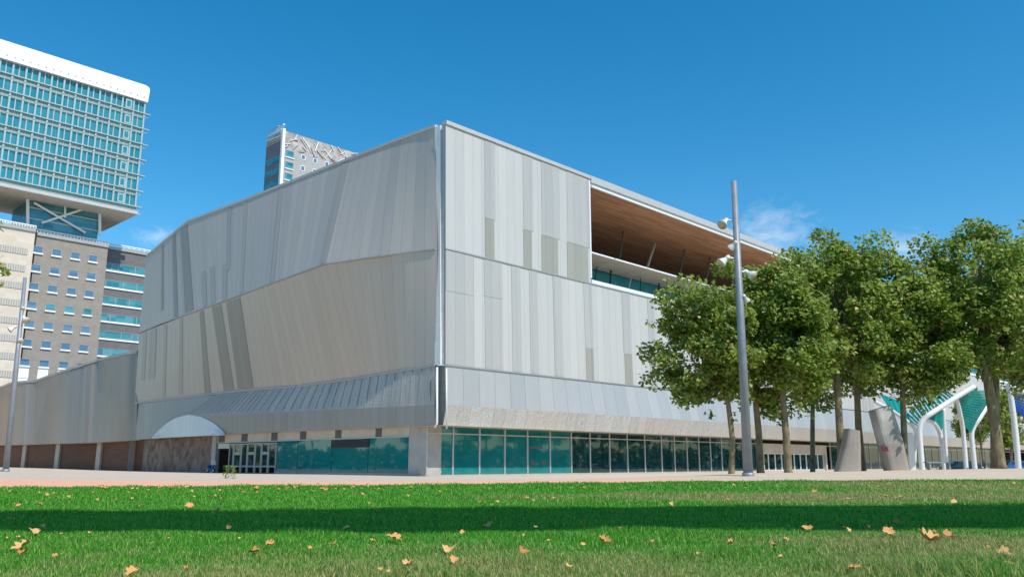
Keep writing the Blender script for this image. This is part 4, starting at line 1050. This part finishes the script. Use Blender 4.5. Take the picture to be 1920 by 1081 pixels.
def canopy(parent, A, B, n, mat, name='slat_canopy', fill=.62):
    """slats laid across from edge line A to edge line B"""
    A, B = smooth(px3(A), 8), smooth(px3(B), 8); mb = MB()
    def along(L_, f):
        x = f*(len(L_)-1); i = min(int(x), len(L_)-2); return L_[i].lerp(L_[i+1], x-i)
    for k in range(n):
        f0, f1 = (k+.5-fill/2)/n, (k+.5+fill/2)/n
        a, a2, b2, b3 = along(A, f0), along(A, f1), along(B, f0), along(B, f1)
        nn = (a2-a).cross(b2-a).normalized()*.05
        for P, fl in (([a-nn, a2-nn, b3-nn, b2-nn], 1), ([a+nn, a2+nn, b3+nn, b2+nn], 0), ([a-nn, a+nn, b2+nn, b2-nn], 0), ([a2-nn, a2+nn, b3+nn, b3-nn], 1)): mb.poly(P[::-1] if fl else P)
    return mb.build(name, mat, parent)
canopy(perg, [(1724, 803, 58.2), (1748, 772, 58.2), (1793, 744, 58.7)], [(1698, 782, 63), (1726, 738, 66), (1752, 716, 67)], 15, M['slat_teal'])
canopy(perg, [(1718, 808, 62), (1700, 789, 61.3), (1670, 767, 60.5)], [(1700, 775, 66), (1690, 755, 66), (1650, 738, 66)], 8, M['slat_teal'], fill=.8)
canopy(perg, [(1740, 786, 60), (1754, 795, 61.5), (1762, 810, 62)], [(1764, 766, 62), (1767, 772, 64), (1767, 802, 64)], 7, M['slat_teal'], fill=.92)
canopy(perg, [(1822, 812, 61), (1836, 783, 61), (1853, 755, 61.5), (1866, 732, 62)], [(1805, 796, 60), (1800, 772, 59.5), (1795, 748, 58.8), (1812, 730, 59)], 17, M['slat_teal'], fill=.74)
b0 = at(1908, 857, 56*1.24); pb = thing('pergola', ground_foot(b0)[0], 'white tube pergola with blue slatted canopy at the right edge', 'pergola')
frame(pb, [(1908, 868, 56), (1905, 820, 56), (1900, 777, 56), (1896, 748, 56), (1892, 722, 56)], .18)
frame(pb, [(1990, 868, 58), (1985, 800, 58), (1965, 770, 58), (1925, 740, 57), (1892, 722, 56)], .18)
canopy(pb, [(1902, 768, 56.2), (1897, 738, 56.2)], [(1950, 806, 57), (1938, 742, 57)], 9, M['slat_blue'])

# ------------------------------------------------------------------ cars, bench and scooter
M['tyre'] = plain('tyre_rubber', (.02, .02, .02), .8); M['rim'] = plain('wheel_rim', (.4, .4, .42), .35, .7)
M['carglass'] = glass('car_glass', (.3, .35, .35), .03, .75, (.015, .03, .04)); M['headlight'] = plain('headlight', (.75, .75, .72), .15)
def car(loc, yaw, paint, label):
    t = thing('parked_car', loc, label, 'car', 'cars parked beyond the pergola')
    Rm = Matrix.Rotation(yaw, 4, 'Z'); o = Vector(loc); W = .86
    def tr(x, y, z): return o+(Rm @ Vector((x, y, z)))
    prof = [(-2.1, .35), (-2.12, .62), (-2.0, .86), (-1.2, .96), (-.55, 1.40), (.55, 1.46), (1.35, 1.40), (1.95, .98), (2.1, .80), (2.1, .38)]
    mb = MB(); secs = [(-W, .86), (-W*.98, 1.0), (0, 1.02), (W*.98, 1.0), (W, .86)]; n = len(prof)
    rows = []
    for (y, s) in secs:
        rows.append([tr(x*(.97+.03*(s > .9)), y*(1 if z < .97 else .86), .35+(z-.35)*(s if z > .6 else 1)) for x, z in prof])
    for i in range(len(rows)-1):
        for k in range(n-1): mb.poly([rows[i][k], rows[i][k+1], rows[i+1][k+1], rows[i+1][k]])
        mb.poly([rows[i][-1], rows[i][0], rows[i+1][0], rows[i+1][-1]])
    mb.poly(rows[0]); mb.poly(rows[-1][::-1]); body = mb.build('body', paint, t, False)
    for sgn in (-1, 1):
        y = sgn*(W*.86+.015)
        mb = MB(); mb.poly([tr(-1.05, sgn*(W*.95), .97), tr(1.55, sgn*(W*.95), .99), tr(1.2, y*.99, 1.34), tr(-.5, y*.99, 1.35)]); solid(mb.build('side_window', M['carglass'], t), .02)
        for x in (-1.32, 1.28):
            mb = MB(); mb.tube([tr(x, sgn*(W-.16), .33), tr(x, sgn*(W+.02), .33)], .33, 20); wh = mb.build('wheel', M['tyre'], t, False)
            mb = MB(); mb.tube([tr(x, sgn*(W+.021), .33), tr(x, sgn*(W+.03), .33)], .21, 14); mb.build('rim', M['rim'], wh)
        mb = MB(); mb.tube([tr(-2.08, sgn*.62, .68), tr(-2.14, sgn*.62, .68)], .12, 10); mb.build('headlight', M['headlight'], t)
    mb = MB(); mb.poly([tr(-1.17, -.68, .985), tr(-1.17, .68, .985), tr(-.6, .66, 1.40), tr(-.6, -.66, 1.40)]); solid(mb.build('windscreen', M['carglass'], t), .02)
    mb = MB(); mb.poly([tr(1.92, -.68, 1.02), tr(1.92, .68, 1.02), tr(1.40, .66, 1.39), tr(1.40, -.66, 1.39)]); solid(mb.build('rear_window', M['carglass'], t), .02)
    return t
for (px, D, yaw, col, lab) in ((1800, 88, .2, (.02, .035, .05), 'dark car parked low behind the pergola posts'), (1895, 84, .35, (.02, .10, .24), 'blue car parked right of the leaning tree trunk'), (1990, 86, .3, (.05, .06, .07), 'dark grey car parked beyond the blue pergola')):
    p_ = at(px, 878, D); car((p_.x, D, float(gz(p_.x, D))), yaw, plain('car_paint_%d' % px, col, .25, .2, .05), lab)
# bench
c_ = at(1760, 874, 53); g_ = G(c_.x, 53); bench = thing('bench', g_, 'low pale blue bench beside the pergola arch', 'bench')
M['benchblue'] = plain('bench_blue', (.22, .36, .42), .5)
mb = MB(); mb.box(g_+Vector((0, 0, .44)), (1.6, .5, .07)); mb.build('seat', M['benchblue'], bench)
for sx_ in (-.6, .6): mb = MB(); mb.box(g_+Vector((sx_, 0, .2)), (.1, .4, .41)); mb.build('leg', M['post'], bench)
# scooter by the left entrance
def scooter():
    p_ = FL.P(Lt(418), 0, 1.0); p_.z = float(gz(p_.x, p_.y)); t = thing('motor_scooter', p_, 'blue motor scooter parked beside the left entrance doors', 'scooter')
    d = FL.d; n = FL.n; mblue = plain('scooter_blue', (.03, .09, .32), .35)
    for s_ in (-.85, .75):
        c = p_+d*s_+Vector((0, 0, .3)); mb = MB(); mb.tube([c-n*.07, c+n*.07], .3, 18); wh = mb.build('wheel', M['tyre'], t)
        mb = MB(); mb.tube([c+n*.071, c+n*.08], .16, 12); mb.build('rim', M['rim'], wh)
    mb = MB(); mb.tube([p_+d*.85+Vector((0, 0, .55)), p_+d*.3+Vector((0, 0, .62)), p_+d*.1+Vector((0, 0, .35)), p_-d*.45+Vector((0, 0, .35)), p_-d*.62+Vector((0, 0, .95))], [.16, .24, .18, .16, .24], 10); mb.build('body', mblue, t, True)
    mb = MB(); mb.tube([p_+d*.9+Vector((0, 0, .8)), p_+d*.1+Vector((0, 0, .82))], [.12, .15], 8); mb.build('saddle', M['tyre'], t, True)
    mb = MB(); mb.obox(p_-d*.75-n*.28+Vector((0, 0, 1.0)), n*.56, d*.05, -d*-.18+Vector((0, 0, .6))); mb.build('windshield', M['lampwhite'], t)
    mb = MB(); mb.tube([p_-d*.6-n*.35+Vector((0, 0, 1.05)), p_-d*.6+n*.35+Vector((0, 0, 1.05))], .03, 6); mb.build('handlebar', M['tyre'], t)
scooter()
# weeds
for px, lab in ((423, 'tall thin weed growing from the paving left of the other weed'), (437, 'slim green weed in the paving in front of the entrance doors')):
    p_ = at(px, 893, 62); g_ = G(p_.x, 62); rg = np.random.default_rng(px)
    wd = thing('weed', g_, lab, 'weed', 'weeds in the paving'); mb = MB(); mb.tube([g_, g_+Vector((.05, 0, .9))], [.02, .008], 5); mb.build('stem', M['foliage'], wd)
    P = np.array(g_)+np.stack([rg.normal(0, .10, 60), rg.normal(0, .10, 60), rg.uniform(.05, .95, 60)], 1); leaves_mesh('leaves', P, rg.uniform(.08, .16, 60), rg, np.array([0, 0, .3]), M['foliage'], wd)

# ------------------------------------------------------------------ high deck added out of view to cast the shadow band on the lawn
dz = 22.0; k_ = (dz-.45)/math.tan(SUN_EL); off = Vector((-SX*k_, -SY*k_))
mb = MB(); x0, x1 = -75., 95.
def sy(X, up): return (15.6+.13*X) if up else (11.1+.045*X)
def dk(X, up): return Vector((X-off.x, sy(X, up)-off.y, dz))
a, b2, c_, d_ = dk(-60, 0), dk(60, 0), dk(60, 1), dk(-60, 1)
board = thing('shadow_blocker', (a.x, a.y, .4), 'long concrete walkway deck high over the lawn, added out of view to throw the dark shadow band', 'blocker')
mb.poly([a, b2, c_, d_]); mb.poly([q+Vector((0, 0, .5)) for q in (d_, c_, b2, a)])
for p, q in ((a, b2), (b2, c_), (c_, d_), (d_, a)): mb.poly([p, p+Vector((0, 0, .5)), q+Vector((0, 0, .5)), q])
mb.build('blocker_slab', M['concrete'], board)
for X in (-46, 74):
    q = (dk(X-14, 0)+dk(X-14, 1))/2; mb = MB(); mb.tube([Vector((q.x, q.y, 0)), q-Vector((0, 0, .01))], .7, 16); mb.build('blocker_pier', M['concrete'], board, True)  # piers made up to carry the added slab

# ------------------------------------------------------------------ grass
def grass():
    rng = np.random.default_rng(4)
    parts = []
    for (y0, y1, dens, h, wd) in ((5.6, 8.2, 3000, .062, .0055), (8.2, 11.5, 1900, .064, .0065), (11.5, 17, 900, .068, .009), (17, 26, 330, .075, .014), (26, 44, 110, .09, .026)):
        xm = .66*y1+1; n = int(dens*(y1-y0)*2*xm)
        X = rng.uniform(-xm, xm, n); Y = rng.uniform(y0, y1, n)
        keep = (np.abs(X) < .655*Y+.6) & (Y < edge(X)-.02+.12*np.sin(X*3.1)*np.sin(X*1.3)); X, Y = X[keep], Y[keep]; n = len(X)
        tuft = .75+.5*(np.sin(X*2.3+1.3*np.sin(Y*1.9))*np.sin(Y*2.7+X*.8))
        H = h*rng.uniform(.45, 1.35, n)*np.clip(tuft, .55, 1.4)
        # a lush taller clump at the lower right
        cl = np.exp(-(((X-3.6)/.9)**2+((Y-7.0)/.7)**2)); H = H*(1+1.3*cl)
        az = rng.uniform(0, 2*np.pi, n); le = rng.uniform(.15, .85, n)
        parts.append((X, Y, H, az, le, np.full(n, wd)*rng.uniform(.7, 1.3, n)))
    X, Y, H, az, le, W = [np.concatenate(q) for q in zip(*parts)]
    Z = gz(X, Y); n = len(X); fa = rng.uniform(0, 2*np.pi, n); wx, wy = np.cos(fa)*W/2, np.sin(fa)*W/2; lx, ly = np.cos(az)*H*le, np.sin(az)*H*le
    V = np.empty((n, 5, 3))
    V[:, 0] = np.stack([X-wx, Y-wy, Z-.005], 1); V[:, 1] = np.stack([X+wx, Y+wy, Z-.005], 1)
    V[:, 2] = np.stack([X+wx*.8+lx*.35, Y+wy*.8+ly*.35, Z+H*.6], 1); V[:, 3] = np.stack([X-wx*.8+lx*.35, Y-wy*.8+ly*.35, Z+H*.6], 1)
    V[:, 4] = np.stack([X+lx, Y+ly, Z+H*(1-.25*le)], 1)
    k = (np.arange(n)*5)[:, None]
    T = np.concatenate([k+np.array([[0, 1, 2]]), k+np.array([[0, 2, 3]]), k+np.array([[3, 2, 4]])], 1).reshape(-1, 3)
    o = np_mesh('grass', V.reshape(-1, 3), T, grassmat()); tag(o, 'short green grass blades covering the lawn with straw coloured dry patches', 'grass', None, 'stuff')
grass()

# ------------------------------------------------------------------ fallen leaves
def dryleaf_mat(name, c):
    m, nt, N, L, b = newmat(name); tc = N.new('ShaderNodeTexCoord'); n = noise(N, L, tc.outputs['Object'], 14, 4, .6)
    L.new(rgbmix(N, L, n, tuple(q*.7 for q in c), tuple(q*1.25 for q in c)), b.inputs['Base Color']); b.inputs['Roughness'].default_value = .75
    return m
DRY = [dryleaf_mat('dry_leaf_tan', (.60, .31, .10)), dryleaf_mat('dry_leaf_straw', (.64, .37, .14)), dryleaf_mat('dry_leaf_rust', (.46, .20, .06))]
def leaf_mesh(i):
    rg = random.Random(100+i); out = leaf_shape(); k = 1/1.0
    curl, fold, tw = rg.uniform(.4, 1.5), rg.uniform(-.2, 1.2), rg.uniform(-.9, .9)
    V = []; Fc = []
    def bend(x, y):
        z = fold*abs(x)*.8+curl*(y-.45)**2*.9+tw*x*(y-.4)+.04*math.sin(9*x+4*y); return (x*(1-.25*fold), y-.45, z)
    n = len(out); mid = [bend(x*.5, .42+(y-.42)*.5) for x, y in out]; ctr = bend(0, .42)
    V = [bend(x, y) for x, y in out]+mid+[ctr]
    for j in range(n):
        j2 = (j+1) % n; Fc.append((j, j2, n+j2, n+j)); Fc.append((n+j, n+j2, 2*n))
    b = len(V); V += [(-.012, -.45, bend(0, 0)[2]), (.012, -.45, bend(0, 0)[2]), (.05, -.80, bend(0, 0)[2]+.14)]; Fc.append((b, b+1, b+2))
    me = bpy.data.meshes.new('fallen_leaf'); me.from_pydata(V, [], Fc); me.materials.append(DRY[i % 3 if i % 7 != 2 else 0])
    me.polygons.foreach_set('use_smooth', [True]*len(Fc)); me.update(); return me
LM = [leaf_mesh(i) for i in range(9)]
rl = random.Random(21)
def fallen(px, py, wpx, label, idx=None):
    r = pray(px, py); k = (.47-EYE)/r.z; X, Y = r.x*k, r.y*k
    for _ in range(3): k = (float(gz(X, Y))+.04-EYE)/r.z; X, Y = r.x*k, r.y*k
    s = wpx/F*Y*(.9 if wpx > 17 else .8); me = LM[rl.randrange(9) if idx is None else idx]
    o = bpy.data.objects.new('fallen_leaf', me); COL.objects.link(o)
    o.location = (X, Y, float(gz(X, Y))+.055); o.scale = (s, s, s); o.rotation_euler = (Matrix.Rotation(rl.uniform(.05, .6), 3, 'X') @ Matrix.Rotation(rl.uniform(-.3, .5), 3, 'Y') @ Matrix.Rotation(rl.uniform(0, 6.28), 3, 'Z')).to_euler()
    return tag(o, label, 'leaf', 'fallen plane leaves on the lawn')
BIG = [
 (740, 1012, 34, 'large curled tan leaf just below the shadow band, left of centre'), (843, 1031, 30, 'large tan leaf with upturned lobes standing on edge below the shadow band'),
 (852, 1054, 22, 'pale flat leaf directly below the upturned leaf'), (914, 990, 26, 'tan leaf lying against the lower edge of the shadow band at centre'),
 (767, 1063, 24, 'long narrow pale leaf near the bottom edge left of centre'), (478, 1037, 24, 'long tan leaf tilted in the foreground grass beside a smaller leaf'),
 (505, 1023, 18, 'small tan leaf just above the tilted long leaf'), (43, 1027, 36, 'broad pale leaf lying over another at the far left'),
 (45, 1039, 22, 'tan leaf half under the broad pale leaf at the far left'), (107, 1045, 20, 'curled tan leaf alone in the lower left grass'),
 (62, 997, 22, 'folded leaf touching the shadow band at the far left'), (248, 1078, 32, 'leaf cut by the bottom edge at lower left'),
 (625, 1023, 18, 'small tan leaf midway between the tilted and the large curled leaf'), (698, 1018, 14, 'small leaf immediately left of the large curled leaf'),
 (980, 1036, 22, 'rounded pale leaf right of the upturned leaf'), (1132, 1018, 24, 'bright curled leaf right of centre below the shadow band'),
 (1070, 1066, 20, 'tan leaf low in the grass right of centre'), (1450, 1026, 28, 'pale ragged leaf in the dry grass at right'),
 (1513, 993, 24, 'light leaf at the lower edge of the shadow band at right'), (1587, 993, 18, 'small light leaf right of the leaf at the shadow edge'),
 (1602, 1069, 24, 'ragged tan leaf near the bottom edge at right'), (1666, 1002, 26, 'orange brown leaf below the shadow band at right'),
 (1740, 1016, 42, 'largest leaf, orange tan and twisted, in the right foreground'), (1780, 1006, 26, 'pale leaf tucked behind the largest twisted leaf'),
 (1371, 1022, 18, 'small rust leaf left of the pale ragged leaf'), (1885, 1042, 30, 'straw coloured leaf flat in the grass at the right edge'),
 (262, 950, 16, 'upright tan leaf at the upper edge of the shadow band at left'), (355, 949, 18, 'pale leaf just above the shadow band left of the strip of straw'),
 (1257, 945, 14, 'bright leaf on the dry strip above the shadow band'), (867, 1000, 14, 'small leaf left of the leaf at the shadow edge at centre'),
 (713, 1070, 12, 'small twin leaf at the bottom edge left of centre'),
]
for i, (x, y, s, l) in enumerate(BIG): fallen(x, y, s, l, i % 9)
SM = [(728, 1074, 12), (117, 1003, 12), (16, 1011, 12), (36, 1012, 16), (350, 1068, 14), (315, 1012, 10), (452, 1012, 13), (581, 1030, 12), (1095, 1024, 16), (1030, 1015, 10), (1004, 991, 10), (983, 1008, 12), (1163, 992, 12), (1474, 1013, 14), (1464, 1045, 10), (1755, 1000, 14), (1890, 1060, 18), (1628, 990, 10), (1224, 1016, 9), (168, 999, 9), (1850, 1028, 14), (1310, 1040, 12)]
for x, y, s in SM: fallen(x, y, s, 'small dry tan leaf scattered in the foreground grass below the shadow band')
for x, y, s in [(427, 993, 15), (650, 991, 16), (18, 974, 10), (1090, 985, 12), (1680, 980, 16), (1305, 965, 8), (80, 989, 12), (400, 963, 9)]: fallen(x, y, s, 'dull leaf lying inside the dark shadow band')
FAR = [(408, 958, 16), (75, 948, 14), (30, 949, 16), (128, 944, 10), (357, 956, 12), (215, 938, 10), (247, 935, 8), (480, 918, 14), (300, 915, 10), (900, 943, 9), (933, 941, 9), (1000, 939, 9), (1040, 937, 12), (1366, 937, 9), (1527, 922, 14), (1660, 932, 11), (1690, 932, 11), (1790, 942, 16), (1746, 920, 9), (1890, 910, 7), (1897, 928, 7), (1183, 925, 8), (690, 944, 9), (765, 931, 8), (826, 922, 8), (1440, 930, 7), (1590, 937, 9)]
for k in range(85):
    x = rl.uniform(0, 1920)**1.0 if k % 3 == 0 else rl.uniform(0, 900); y = (912 if x < 500 else 908-(x-500)*.006)+abs(rl.gauss(0, 12))
    if y < 943: FAR.append((x, y, rl.uniform(5, 10)))
for x, y, s in FAR: fallen(x, y, s, 'small dry leaf on the bright grass strip between the path and the shadow band')
